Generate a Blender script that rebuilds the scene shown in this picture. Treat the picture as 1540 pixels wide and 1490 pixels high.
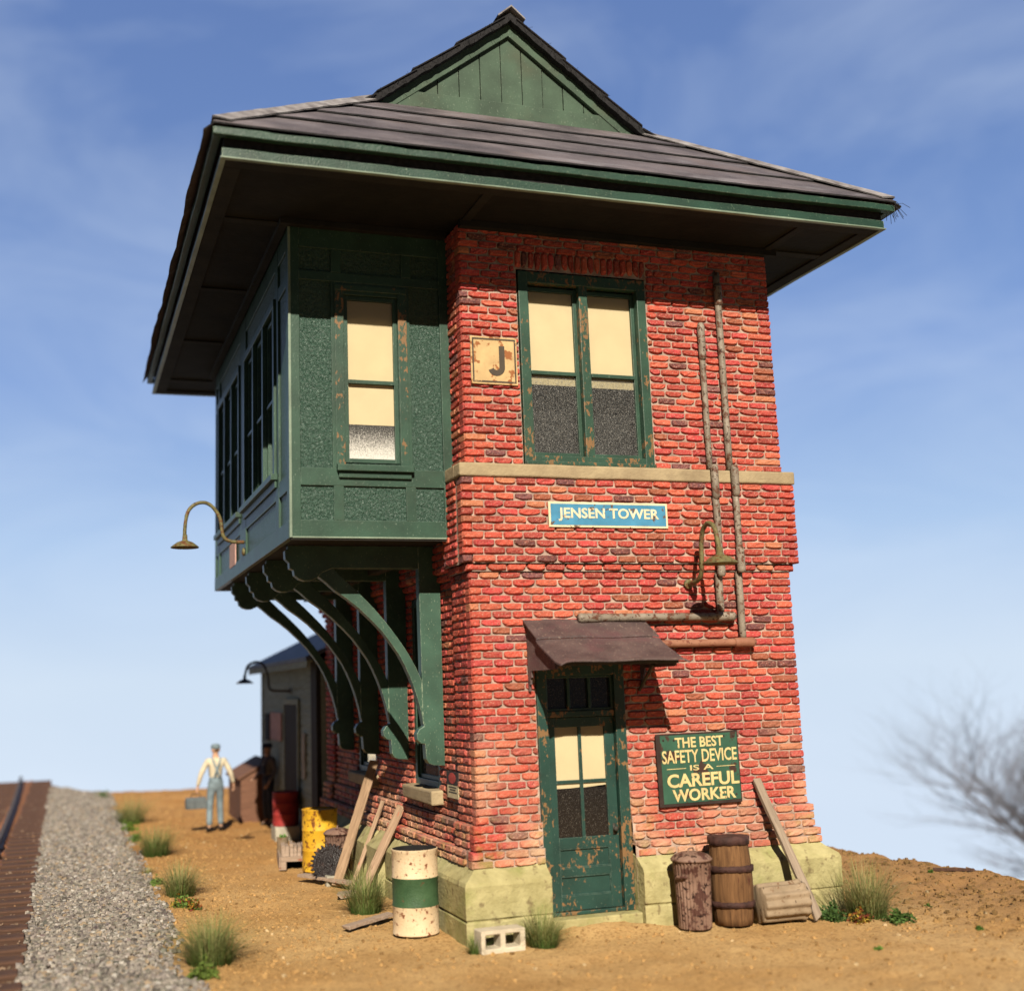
import bpy, bmesh, math, random
import numpy as np
from mathutils import Vector, Matrix, noise as mnoise

random.seed(7); RNG = np.random.default_rng(11)
S = bpy.context.scene
for o in list(bpy.data.objects): bpy.data.objects.remove(o)
COL = S.collection
R = math.radians

# ------------------------------------------------------------------ camera
cam_d = bpy.data.cameras.new("camera"); cam = bpy.data.objects.new("camera", cam_d); COL.objects.link(cam)
cr = Vector((0.95101835, -0.30765673, -0.03019011)); cu = Vector((-0.02320821, -0.16844077, 0.98543853)); cf = Vector((0.30826204, 0.93646946, 0.16733042))
cam.matrix_world = Matrix(((cr.x, cu.x, -cf.x, -3.8002), (cr.y, cu.y, -cf.y, -11.0368), (cr.z, cu.z, -cf.z, 2.3261), (0, 0, 0, 1)))
cam_d.sensor_width = 36; cam_d.lens = 1771.23 / 1540 * 36
cam_d.shift_x = 0.0604; cam_d.shift_y = -0.0073
cam_d.clip_start = 0.1; cam_d.clip_end = 2000
cam_d.dof.use_dof = True; cam_d.dof.focus_distance = 12.9; cam_d.dof.aperture_fstop = 0.39; cam_d.dof.aperture_blades = 7
S.camera = cam

# ------------------------------------------------------------------ light
SUN = Vector((-0.27, -1.0, 0.72)).normalized()
sl = bpy.data.lights.new("sun", 'SUN'); sl.energy = 5.0; sl.angle = R(0.5); sl.color = (1.0, 0.91, 0.76)
so = bpy.data.objects.new("sun", sl); COL.objects.link(so); so.rotation_euler = SUN.to_track_quat('Z', 'Y').to_euler()
W_ = bpy.data.worlds.new("World"); S.world = W_; W_.use_nodes = True
def world():
    nt = W_.node_tree; N = nt.nodes; L = nt.links; N.clear()
    out = N.new('ShaderNodeOutputWorld'); bg = N.new('ShaderNodeBackground'); bg.inputs[1].default_value = 0.07
    tc = N.new('ShaderNodeTexCoord'); sx = N.new('ShaderNodeSeparateXYZ'); L.new(tc.outputs['Generated'], sx.inputs[0])
    mr = N.new('ShaderNodeMapRange'); mr.inputs[1].default_value = -0.15; mr.inputs[2].default_value = 1; mr.inputs[3].default_value = 0.16; mr.inputs[4].default_value = 1
    L.new(sx.outputs[2], mr.inputs[0])
    cx = N.new('ShaderNodeCombineXYZ'); L.new(sx.outputs[0], cx.inputs[0]); L.new(sx.outputs[1], cx.inputs[1]); L.new(mr.outputs[0], cx.inputs[2])
    nm = N.new('ShaderNodeVectorMath'); nm.operation = 'NORMALIZE'; L.new(cx.outputs[0], nm.inputs[0])
    sky = N.new('ShaderNodeTexSky'); sky.sky_type = 'NISHITA'; sky.sun_disc = False
    sky.sun_elevation = math.asin(SUN.z); sky.sun_rotation = math.atan2(SUN.x, SUN.y); sky.air_density = 1.0; sky.dust_density = 0.6; sky.ozone_density = 2.0
    L.new(nm.outputs[0], sky.inputs[0])
    # pale towards the horizon, periwinkle overhead, thin cloud streaks; the half of the sky behind the camera is the darker one
    cr_ = N.new('ShaderNodeValToRGB'); r0 = N.new('ShaderNodeMapRange'); r0.inputs[1].default_value = -0.1; r0.inputs[2].default_value = 0.6; L.new(sx.outputs[2], r0.inputs[0]); L.new(r0.outputs[0], cr_.inputs[0])
    el = cr_.color_ramp.elements; el[0].position = 0.0; el[0].color = (.74, .84, .98, 1); el[1].position = 1.0; el[1].color = (.125, .215, .50, 1)
    for p_, c_ in ((.16, (.72, .84, .98, 1)), (.32, (.48, .66, .94, 1)), (.5, (.255, .41, .78, 1)), (.75, (.16, .275, .59, 1))):
        e = el.new(p_); e.color = c_
    sc = N.new('ShaderNodeMix'); sc.data_type = 'RGBA'; sc.blend_type = 'MULTIPLY'; sc.inputs[0].default_value = 1; L.new(cr_.outputs[0], sc.inputs[6]); sc.inputs[7].default_value = (9.2, 9.2, 9.2, 1)
    m0 = N.new('ShaderNodeMix'); m0.data_type = 'RGBA'; m0.inputs[0].default_value = .85; L.new(sky.outputs[0], m0.inputs[6]); L.new(sc.outputs[2], m0.inputs[7])
    mp = N.new('ShaderNodeMapping'); mp.inputs['Scale'].default_value = (2.0, 2.0, 5.5); mp.inputs['Rotation'].default_value = (0.30, 0.45, 0.3)
    L.new(tc.outputs['Generated'], mp.inputs[0])
    nz = N.new('ShaderNodeTexNoise'); nz.inputs['Scale'].default_value = 1.5; nz.inputs['Detail'].default_value = 6; nz.inputs['Roughness'].default_value = 0.55; nz.inputs['Distortion'].default_value = 0.6
    L.new(mp.outputs[0], nz.inputs['Vector'])
    r1 = N.new('ShaderNodeMapRange'); r1.inputs[1].default_value = 0.42; r1.inputs[2].default_value = 0.85; r1.inputs[3].default_value = 0.0; r1.inputs[4].default_value = 0.34
    L.new(nz.outputs[0], r1.inputs[0])
    mx = N.new('ShaderNodeMix'); mx.data_type = 'RGBA'; L.new(r1.outputs[0], mx.inputs[0]); L.new(m0.outputs[2], mx.inputs[6]); mx.inputs[7].default_value = (7.4, 8.4, 9.6, 1)
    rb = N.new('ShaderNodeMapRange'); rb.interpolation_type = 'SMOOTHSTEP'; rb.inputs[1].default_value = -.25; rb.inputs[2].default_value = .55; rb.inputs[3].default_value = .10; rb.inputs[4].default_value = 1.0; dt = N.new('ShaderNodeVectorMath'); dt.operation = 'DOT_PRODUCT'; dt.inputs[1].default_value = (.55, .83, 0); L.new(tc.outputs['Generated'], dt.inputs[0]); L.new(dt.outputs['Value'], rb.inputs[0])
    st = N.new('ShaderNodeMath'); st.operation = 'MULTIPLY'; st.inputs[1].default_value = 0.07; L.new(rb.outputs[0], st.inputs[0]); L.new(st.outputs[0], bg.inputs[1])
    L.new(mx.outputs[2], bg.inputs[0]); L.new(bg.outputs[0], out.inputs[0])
world()
S.view_settings.view_transform = 'Standard'; S.view_settings.look = 'None'; S.view_settings.exposure = 0.6; S.view_settings.gamma = 1
S.cycles.max_bounces = 6; S.cycles.diffuse_bounces = 1; S.cycles.transparent_max_bounces = 8

# ------------------------------------------------------------------ mesh helpers
class MB:
    def __init__(s): s.v = []; s.f = []; s.m = []; s.c = []; s.useC = False
    def add(s, vs, fs, mi=0, col=None):
        b = len(s.v); s.v.extend([tuple(p) for p in vs]); s.f.extend([tuple(b + i for i in f) for f in fs]); s.m.extend([mi] * len(fs))
        if col is not None: s.useC = True
        s.c.extend([col if col is not None else (1, 1, 1, 1)] * len(vs)); return s
    def box(s, x0, x1, y0, y1, z0, z1, mi=0, j=0.0, col=None):
        vs = [(x, y, z) for x in (x0, x1) for y in (y0, y1) for z in (z0, z1)]
        if j: vs = [tuple(c + random.uniform(-j, j) for c in p) for p in vs]
        return s.add(vs, [(0, 1, 3, 2), (4, 6, 7, 5), (0, 4, 5, 1), (2, 3, 7, 6), (0, 2, 6, 4), (1, 5, 7, 3)], mi, col)
    def obox(s, c, ax, ay, az, mi=0):   # box from centre and three half axes
        c = Vector(c); ax = Vector(ax); ay = Vector(ay); az = Vector(az)
        vs = [c + a * ax + b * ay + d * az for a in (-1, 1) for b in (-1, 1) for d in (-1, 1)]
        return s.add(vs, [(0, 1, 3, 2), (4, 6, 7, 5), (0, 4, 5, 1), (2, 3, 7, 6), (0, 2, 6, 4), (1, 5, 7, 3)], mi)
    def prism(s, poly, fn, d0, d1, mi=0):   # poly 2D, fn(u,v,d)->3D
        n = len(poly); vs = [fn(u, v, d0) for u, v in poly] + [fn(u, v, d1) for u, v in poly]
        fs = [tuple(range(n - 1, -1, -1)), tuple(range(n, 2 * n))] + [(i, (i + 1) % n, n + (i + 1) % n, n + i) for i in range(n)]
        return s.add(vs, fs, mi)
    def tube(s, pts, r, n=10, mi=0, caps=True, col=None, wob=0.0):
        pts = [Vector(p) for p in pts]; k = len(pts); rs = r if isinstance(r, (list, tuple)) else [r] * k
        vs = []; up = None
        for i, p in enumerate(pts):
            t = (pts[min(i + 1, k - 1)] - pts[max(i - 1, 0)]).normalized()
            if up is None: up = t.orthogonal().normalized()
            up = (up - t * up.dot(t)).normalized(); b = t.cross(up)
            for a in range(n):
                q = 2 * math.pi * a / n; rr = rs[i] * (1 + random.uniform(-wob, wob)); vs.append(p + (up * math.cos(q) + b * math.sin(q)) * rr)
        fs = [(i * n + a, i * n + (a + 1) % n, (i + 1) * n + (a + 1) % n, (i + 1) * n + a) for i in range(k - 1) for a in range(n)]
        if caps: fs += [tuple(range(n - 1, -1, -1)), tuple((k - 1) * n + a for a in range(n))]
        return s.add(vs, fs, mi, col)
    def lathe(s, prof, n=28, fn=None, mi=0, mis=None, ribs=0, ribd=0.0):
        vs = []; fs = []; m = []
        for (r, z) in prof:
            for a in range(n):
                q = 2 * math.pi * a / n; rr = r
                if ribs and r > 0.05: rr = r * (1 + ribd * math.cos(q * ribs))
                vs.append((rr * math.cos(q), rr * math.sin(q), z))
        k = len(prof)
        for i in range(k - 1):
            for a in range(n):
                fs.append((i * n + a, i * n + (a + 1) % n, (i + 1) * n + (a + 1) % n, (i + 1) * n + a)); m.append(mis[i] if mis else mi)
        fs.append(tuple(range(n - 1, -1, -1))); m.append(m[0]); fs.append(tuple((k - 1) * n + a for a in range(n))); m.append(m[-2] if len(m) > 1 else mi)
        if fn: vs = [fn(Vector(p)) for p in vs]
        b = len(s.m); s.add(vs, fs, mi); s.m[b:] = m; return s
    def build(s, name, mats, parent=None, smooth=False, bevel=0.0, seg=2, loc=None):
        me = bpy.data.meshes.new(name); me.from_pydata([tuple(p) for p in s.v], [], s.f)
        mats = mats if isinstance(mats, (list, tuple)) else [mats]
        for m in mats: me.materials.append(m)
        if len(mats) > 1: me.polygons.foreach_set('material_index', s.m)
        if s.useC:
            at = me.color_attributes.new('Col', 'FLOAT_COLOR', 'POINT'); at.data.foreach_set('color', np.array(s.c, dtype=np.float32).ravel())
        bm = bmesh.new(); bm.from_mesh(me); bmesh.ops.recalc_face_normals(bm, faces=bm.faces); bm.to_mesh(me); bm.free()
        if smooth: me.shade_smooth()
        me.update(); o = bpy.data.objects.new(name, me); COL.objects.link(o)
        if parent: o.parent = parent
        if loc is not None: o.location = loc
        if bevel:
            b = o.modifiers.new('bevel', 'BEVEL'); b.width = bevel; b.segments = seg; b.limit_method = 'ANGLE'; b.angle_limit = R(40)
        if smooth == 'angle':
            pass
        return o
def raw(name, V, F, mats, parent=None, col=None, smooth=False):     # numpy arrays; F quads (n,4)
    me = bpy.data.meshes.new(name); nv = len(V); nf, k = F.shape
    me.vertices.add(nv); me.vertices.foreach_set('co', np.asarray(V, np.float32).ravel())
    me.loops.add(nf * k); me.loops.foreach_set('vertex_index', np.asarray(F, np.int32).ravel())
    me.polygons.add(nf); me.polygons.foreach_set('loop_start', np.arange(0, nf * k, k, dtype=np.int32))
    me.update(calc_edges=True); me.validate()
    if smooth: me.shade_smooth()
    else: me.polygons.foreach_set('use_smooth', np.zeros(nf, bool))
    for m in (mats if isinstance(mats, (list, tuple)) else [mats]): me.materials.append(m)
    if col is not None:
        at = me.color_attributes.new('Col', 'FLOAT_COLOR', 'POINT'); at.data.foreach_set('color', np.asarray(col, np.float32).ravel())
    o = bpy.data.objects.new(name, me); COL.objects.link(o)
    if parent: o.parent = parent
    return o
def smooth_by_angle(o, a=40):
    me = o.data; bm = bmesh.new(); bm.from_mesh(me)
    for e in bm.edges: e.smooth = not (len(e.link_faces) == 2 and e.calc_face_angle(0) > R(a))
    for f in bm.faces: f.smooth = True
    bm.to_mesh(me); bm.free(); return o
def tag(o, label=None, cat=None, group=None, kind=None):
    if label: o['label'] = label
    if cat: o['category'] = cat
    if group: o['group'] = group
    if kind: o['kind'] = kind
    return o
def empty(name, loc=(0, 0, 0), rz=0, label=None, cat=None, group=None):
    o = bpy.data.objects.new(name, None); COL.objects.link(o); o.location = loc; o.rotation_euler = (0, 0, rz); o.empty_display_size = .2
    return tag(o, label, cat, group)
def copy_tree(o, parent=None):
    c = o.copy(); COL.objects.link(c); c.parent = parent
    for ch in list(o.children): copy_tree(ch, c)
    return c

# ------------------------------------------------------------------ materials
class NT:
    def __init__(s, name):
        s.m = bpy.data.materials.new(name); s.m.use_nodes = True; s.t = s.m.node_tree; s.N = s.t.nodes; s.L = s.t.links
        s.b = s.N['Principled BSDF']; s.tc = None
    def co(s):
        if not s.tc: s.tc = s.N.new('ShaderNodeTexCoord')
        return s.tc.outputs['Object']
    def noise(s, scale, detail=4, rough=.55, stretch=None, off=0.0, dist=0.0):
        n = s.N.new('ShaderNodeTexNoise'); n.inputs['Scale'].default_value = scale; n.inputs['Detail'].default_value = detail; n.inputs['Roughness'].default_value = rough; n.inputs['Distortion'].default_value = dist
        v = s.co()
        if stretch or off:
            mp = s.N.new('ShaderNodeMapping'); mp.inputs['Scale'].default_value = stretch or (1, 1, 1); mp.inputs['Location'].default_value = (off, off * .7, off * 1.3); s.L.new(v, mp.inputs[0]); v = mp.outputs[0]
        s.L.new(v, n.inputs['Vector']); return n.outputs[0]
    def ramp(s, f, a, b, lo=0.0, hi=1.0):
        n = s.N.new('ShaderNodeMapRange'); n.inputs[1].default_value = a; n.inputs[2].default_value = b; n.inputs[3].default_value = lo; n.inputs[4].default_value = hi; s.L.new(f, n.inputs[0]); return n.outputs[0]
    def math(s, op, a, b):
        n = s.N.new('ShaderNodeMath'); n.operation = op
        for i, x in enumerate((a, b)):
            if isinstance(x, (int, float)): n.inputs[i].default_value = x
            else: s.L.new(x, n.inputs[i])
        return n.outputs[0]
    def mix(s, f, a, b, mode='MIX'):
        n = s.N.new('ShaderNodeMix'); n.data_type = 'RGBA'; n.blend_type = mode
        for i, x in ((0, f), (6, a), (7, b)):
            if isinstance(x, (int, float)): n.inputs[i].default_value = x
            elif isinstance(x, tuple): n.inputs[i].default_value = (x + (1,))[:4]
            else: s.L.new(x, n.inputs[i])
        return n.outputs[2]
    def attr(s, name='Col'):
        n = s.N.new('ShaderNodeAttribute'); n.attribute_name = name; return n
    def edge(s, r=.006):     # worn arrises: where the bevelled normal leaves the true one
        bv = s.N.new('ShaderNodeBevel'); bv.samples = 4; bv.inputs[0].default_value = r
        g = s.N.new('ShaderNodeNewGeometry'); d = s.N.new('ShaderNodeVectorMath'); d.operation = 'DOT_PRODUCT'
        s.L.new(bv.outputs[0], d.inputs[0]); s.L.new(g.outputs['Normal'], d.inputs[1]); return s.ramp(d.outputs['Value'], .99, .85)
    def bump(s, h, dist=.01, st=1.0):
        n = s.N.new('ShaderNodeBump'); n.inputs['Strength'].default_value = st; n.inputs['Distance'].default_value = dist; s.L.new(h, n.inputs['Height']); s.L.new(n.outputs[0], s.b.inputs['Normal'])
    def fin(s, col, rough=.8, spec=.3, metal=0.0):
        for k, x in (('Base Color', col), ('Roughness', rough), ('Specular IOR Level', spec), ('Metallic', metal)):
            i = s.b.inputs[k]
            if isinstance(x, tuple): i.default_value = (x + (1,))[:4]
            elif isinstance(x, (int, float)): i.default_value = x
            else: s.L.new(x, i)
        return s.m
def m_simple(name, col, rough=.8, var=.35, scale=8, bump=.004, spec=.3, metal=0.0):
    t = NT(name); n = t.noise(scale, 5); c = t.mix(t.ramp(n, .3, .7), tuple(x * (1 - var) for x in col), tuple(min(1, x * (1 + var)) for x in col))
    if bump: t.bump(t.noise(scale * 6, 3, off=3), bump)
    return t.fin(c, rough, spec, metal)
def m_paint(name, col, chip=(.19, .105, .045), amount=.0, rough=.45, edge=.5, light=(.33, .42, .33), bumps=.0015, dirt=(.03, .03, .02), vscale=3):
    t = NT(name); n = t.noise(vscale, 5); c = t.mix(t.ramp(n, .3, .72), tuple(x * .72 for x in col), tuple(x * 1.3 for x in col))
    sp = t.ramp(t.noise(90, 2, stretch=(1, 1, .35), off=5), .66, .74, 0, .35); c = t.mix(sp, c, light)
    c = t.mix(t.ramp(t.noise(1.7, 4, off=9), .55, .8, 0, .45), c, dirt)
    if edge: c = t.mix(t.math('MULTIPLY', t.edge(), t.ramp(t.noise(22, 4, off=2), .38, .6, 0, edge)), c, light)
    if amount > 0:
        a = t.noise(24, 5, .62, stretch=(1, 1, .6), off=1); b = t.ramp(t.noise(2.6, 3, off=7), .3, .7, -.15, .11)
        k = t.ramp(t.math('ADD', a, b), .62 - amount, .63 - amount); c = t.mix(k, c, chip)
    t.bump(t.noise(60, 3), bumps); return t.fin(c, rough, .4)
def m_wood(name, a, b, along='z', rough=.9, stain=None):
    t = NT(name); st = {'x': (.06, 1, 1), 'y': (1, .06, 1), 'z': (1, 1, .06)}[along]
    n = t.noise(38, 5, .6, stretch=st, dist=.5); c = t.mix(t.ramp(n, .3, .7), a, b)
    if stain: c = t.mix(t.ramp(t.noise(16, 4, off=4, stretch=tuple(max(.25, q) for q in st)), .63, .68), c, stain)
    c = t.mix(t.ramp(t.noise(110, 2, stretch=st), .62, .7, 0, .6), c, tuple(x * .25 for x in a))
    t.bump(n, .006); return t.fin(c, rough, .2)
M = {}
def mat_brick():
    t = NT('red_brick'); at = t.attr()
    n = t.noise(38, 5, .65); c = t.mix(t.ramp(n, .3, .75, 0, 1), at.outputs['Color'], t.mix(.42, at.outputs['Color'], (.54, .17, .10)))
    c = t.mix(t.ramp(t.noise(60, 4, .65, off=4), .54, .68, 0, .6), c, (.56, .33, .25))          # rubbed pale flecks
    # lime bloom in soft patches low on the wall, moss at the plinth
    sx = t.N.new('ShaderNodeSeparateXYZ'); t.L.new(t.co(), sx.inputs[0])
    low = t.ramp(sx.outputs[2], 2.1, .7); blo = t.math('MULTIPLY', low, t.ramp(t.noise(1.7, 3, off=12), .36, .62, 0, .72)); c = t.mix(blo, c, (.62, .42, .26))
    moss = t.math('MULTIPLY', t.ramp(sx.outputs[2], 1.25, .65), t.ramp(t.noise(6, 4, off=15), .52, .68, 0, .7)); c = t.mix(moss, c, (.24, .22, .06))
    c = t.mix(t.ramp(t.noise(.9, 3, off=20), .55, .75, 0, .35), c, (.20, .035, .03))
    t.bump(t.noise(55, 5, .65, off=2), .014, .9); M['brick'] = t.fin(c, .78, .25)
    t = NT('mortar'); c = t.mix(t.ramp(t.noise(9, 5), .35, .7), (.26, .18, .145), (.50, .375, .30))
    sx = t.N.new('ShaderNodeSeparateXYZ'); t.L.new(t.co(), sx.inputs[0])
    t.bump(t.noise(80, 4), .008); M['mortar'] = t.fin(c, .95, .1)
mat_brick()
G0 = (.025, .060, .039)
M['green'] = m_paint('green_paint', G0, amount=0)
M['green_chip'] = m_paint('chipped_green_paint', G0, amount=.055)
M['green_door'] = m_paint('worn_green_door_paint', (.014, .045, .036), amount=.012, edge=.35)
M['green_jamb'] = m_paint('flaked_green_jamb_paint', (.014, .045, .035), amount=.07, edge=.3)
M['bead'] = m_paint('paint_worn_pale_on_the_edge', (.17, .22, .165), amount=0, edge=.6, light=(.42, .46, .38), dirt=(.04, .06, .045))
M['green_gable'] = m_paint('faded_green_board_paint', (.046, .078, .050), amount=0, rough=.75, dirt=(.075, .055, .03), light=(.40, .46, .36))
M['green_fascia'] = m_paint('dry_brushed_green_trim', (.015, .044, .029), edge=.9, light=(.36, .45, .32), bumps=.004)
M['green_bracket'] = m_paint('scuffed_green_bracket_paint', (.036, .080, .055), edge=1.0, light=(.55, .6, .42))
def mat_stucco():
    t = NT('hammered_green_panel'); n = t.noise(34, 4, .6, dist=.8); c = t.mix(t.ramp(n, .35, .7), (.018, .050, .034), (.040, .088, .062))
    t.bump(n, .03, 1.0); M['stucco'] = t.fin(c, .38, .5)
mat_stucco()
def mat_stone():
    t = NT('mossy_yellow_stone'); c = t.mix(t.ramp(t.noise(5, 5), .3, .7), (.27, .235, .105), (.43, .38, .19))
    c = t.mix(t.ramp(t.noise(3, 4, off=5), .55, .75, 0, .7), c, (.20, .21, .06)); c = t.mix(t.ramp(t.noise(11, 4, off=8), .58, .70, 0, .75), c, (.13, .09, .045))
    t.bump(t.noise(24, 5), .012); M['stone'] = t.fin(c, .9, .2)
    t = NT('sandstone_band'); c = t.mix(t.ramp(t.noise(4, 5), .3, .7), (.24, .18, .11), (.37, .29, .175)); c = t.mix(t.ramp(t.noise(2, 4, off=5, stretch=(1, 1, 4)), .56, .75, 0, .6), c, (.15, .11, .07))
    t.bump(t.noise(30, 5), .008); M['band'] = t.fin(c, .9, .2)
mat_stone()
def mat_felt():
    t = NT('weathered_roofing_felt'); c = t.mix(t.ramp(t.noise(1.6, 5), .3, .72), (.046, .038, .043), (.150, .125, .132))
    c = t.mix(t.ramp(t.noise(.8, 4, off=3), .55, .78, 0, .6), c, (.135, .085, .066)); c = t.mix(t.ramp(t.noise(140, 2), .6, .72, 0, .5), c, (.38, .36, .36))
    c = t.mix(t.ramp(t.noise(5, 6, .65, off=9, stretch=(.3, 1, 1)), .55, .72, 0, .6), c, (.24, .23, .25))
    t.bump(t.noise(90, 3), .01); M['felt'] = t.fin(c, .75, .35)
    t = NT('bleached_felt_cap'); c = t.mix(t.ramp(t.noise(6, 5), .3, .7), (.11, .095, .095), (.30, .28, .28)); t.bump(t.noise(60, 4), .012); M['cap'] = t.fin(c, .8, .3)
    t = NT('rusty_brown_sheet'); c = t.mix(t.ramp(t.noise(4, 5), .3, .7), (.058, .038, .038), (.115, .078, .072)); c = t.mix(t.ramp(t.noise(40, 3, off=3), .62, .7, 0, .6), c, (.34, .25, .19))
    c = t.mix(t.ramp(t.noise(2.5, 3, off=6), .55, .7, 0, .6), c, (.10, .045, .05)); t.bump(t.noise(50, 4), .006); M['sheet'] = t.fin(c, .55, .4)
mat_felt()
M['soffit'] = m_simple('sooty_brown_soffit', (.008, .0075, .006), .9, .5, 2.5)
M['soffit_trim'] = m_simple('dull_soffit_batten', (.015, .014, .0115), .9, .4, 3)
M['tar'] = m_simple('frayed_black_felt_edge', (.018, .017, .018), .95, .5, 20, .01)  # frayed felt; also painted shade under the laps and in the fascia recess
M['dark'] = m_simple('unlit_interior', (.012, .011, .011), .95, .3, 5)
M['shade'] = m_simple('cream_roller_shade', (.50, .415, .255), .9, .05, 3, .001)
M['hem'] = m_simple('shade_hem', (.36, .27, .14), .9, .1, 3, .001)
def mat_glass():
    t = NT('dusty_window_glass'); tr = t.N.new('ShaderNodeBsdfTransparent'); tr.inputs[0].default_value = (.9, .92, .9, 1)
    gl = t.N.new('ShaderNodeBsdfGlossy'); gl.inputs['Roughness'].default_value = .06
    df = t.N.new('ShaderNodeBsdfDiffuse'); t.L.new(t.mix(t.ramp(t.noise(125, 2, .8), .5, .68), (.12, .12, .12), (.70, .68, .62)), df.inputs[0])
    f1 = t.N.new('ShaderNodeMixShader'); t.L.new(t.ramp(t.noise(115, 2, .9, off=3), .47, .68, .08, .75), f1.inputs[0]); t.L.new(tr.outputs[0], f1.inputs[1]); t.L.new(df.outputs[0], f1.inputs[2])
    fr = t.N.new('ShaderNodeFresnel'); fr.inputs[0].default_value = 1.4
    f2 = t.N.new('ShaderNodeMixShader'); t.L.new(fr.outputs[0], f2.inputs[0]); t.L.new(f1.outputs[0], f2.inputs[1]); t.L.new(gl.outputs[0], f2.inputs[2])
    t.L.new(f2.outputs[0], t.N['Material Output'].inputs[0]); M['glass'] = t.m
    t = NT('frosted_dusty_glass'); sx = t.N.new('ShaderNodeSeparateXYZ'); t.L.new(t.co(), sx.inputs[0]); n = t.math('ADD', t.noise(120, 2, .9), t.ramp(sx.outputs[2], 5.0, 4.62, -.08, .30)); c = t.mix(t.ramp(n, .48, .74), (.05, .048, .045), (.62, .60, .55)); M['frost'] = t.fin(c, .25, .5)
    t = NT('dark_door_glass'); c = t.mix(t.ramp(t.noise(120, 2, .9), .60, .74), (.010, .009, .009), (.20, .18, .15)); M['doorglass'] = t.fin(c, .18, .5)
    t = NT('clear_window_glass'); tr = t.N.new('ShaderNodeBsdfTransparent'); gl = t.N.new('ShaderNodeBsdfGlossy'); gl.inputs['Roughness'].default_value = .04
    fr = t.N.new('ShaderNodeFresnel'); fr.inputs[0].default_value = 1.35; f2 = t.N.new('ShaderNodeMixShader')
    t.L.new(fr.outputs[0], f2.inputs[0]); t.L.new(tr.outputs[0], f2.inputs[1]); t.L.new(gl.outputs[0], f2.inputs[2]); t.L.new(f2.outputs[0], t.N['Material Output'].inputs[0]); M['clear'] = t.m
mat_glass()
def mat_rust(name, base, base2, rust, amt=.55, rough=.6, scale=14, metal=.0):
    t = NT(name); c = t.mix(t.ramp(t.noise(5, 4), .3, .7), base, base2); c = t.mix(t.ramp(t.noise(scale, 5, .65, off=2), amt, amt + .05), c, rust)
    c = t.mix(t.ramp(t.noise(scale * 2.3, 4, .6, off=6), amt + .06, amt + .1), c, tuple(x * .3 for x in rust)); t.bump(t.noise(50, 4), .005); M[name] = t.fin(c, rough, .25, metal); return M[name]
mat_rust('weathered_pipe', (.15, .12, .09), (.28, .235, .185), (.11, .05, .03), .53, .45)
mat_rust('rusty_pipe', (.21, .085, .05), (.30, .14, .085), (.16, .05, .03), .58)
mat_rust('mossy_lamp_metal', (.085, .07, .03), (.17, .15, .06), (.12, .05, .02), .53)
mat_rust('dark_lamp_metal', (.035, .032, .025), (.07, .06, .045), (.10, .06, .03), .6)
mat_rust('cream_drum_paint', (.56, .41, .25), (.64, .50, .33), (.17, .055, .025), .585, .6, 16)
mat_rust('green_drum_band', (.026, .062, .026), (.05, .10, .045), (.10, .06, .03), .64, .55, 12)
mat_rust('yellow_drum_paint', (.50, .26, .016), (.64, .37, .025), (.16, .055, .015), .55, .5, 8)
mat_rust('red_drum_paint', (.22, .02, .02), (.32, .035, .03), (.08, .02, .02), .6)
mat_rust('rusted_bin_metal', (.15, .085, .062), (.24, .15, .11), (.075, .032, .024), .52, .6, 9)
mat_rust('tan_bin_metal', (.20, .145, .09), (.31, .23, .15), (.15, .08, .04), .6, .65, 10)
mat_rust('black_gear_iron', (.010, .007, .007), (.020, .014, .013), (.03, .014, .01), .6, .3)
mat_rust('rail_steel', (.045, .036, .032), (.085, .07, .062), (.12, .055, .03), .58, .75)
mat_rust('rail_rust', (.16, .065, .03), (.24, .10, .045), (.07, .035, .02), .56)
M['hoop'] = m_simple('rusty_barrel_hoop', (.050, .022, .018), .7, .5, 14, .008)
M['plank'] = m_wood('weathered_plank', (.19, .12, .07), (.38, .255, .16), 'z', stain=None)
M['plank_red'] = m_wood('plank_with_red_paint', (.21, .135, .085), (.41, .28, .185), 'z', stain=(.45, .08, .04))
M['plank_grey'] = m_wood('grey_old_plank', (.24, .17, .12), (.40, .30, .23), 'x', stain=(.25, .08, .04))
M['plank_rough'] = m_wood('grey_rough_plank', (.17, .125, .09), (.33, .26, .195), 'z')
M['barrel'] = m_wood('oak_barrel_staves', (.075, .036, .016), (.19, .098, .042), 'z', stain=(.07, .025, .014))
M['concrete'] = m_simple('pale_concrete_block', (.50, .43, .32), .9, .15, 7, .006)
M['block'] = m_simple('grey_stone_block', (.36, .33, .26), .9, .25, 7, .006)
M['clap'] = m_wood('grey_clapboard', (.22, .25, .19), (.40, .44, .35), 'y')
M['shed_dark'] = m_wood('dark_shed_board', (.028, .026, .022), (.06, .054, .045), 'z')
M['slate'] = m_simple('blue_grey_shed_roof', (.11, .12, .145), .7, .3, 5)
M['tie'] = m_wood('rusty_brown_tie', (.050, .028, .020), (.12, .062, .040), 'x', stain=(.20, .085, .035))
M['binwood'] = m_wood('brown_bin_boards', (.11, .055, .035), (.19, .095, .06), 'x')

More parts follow.
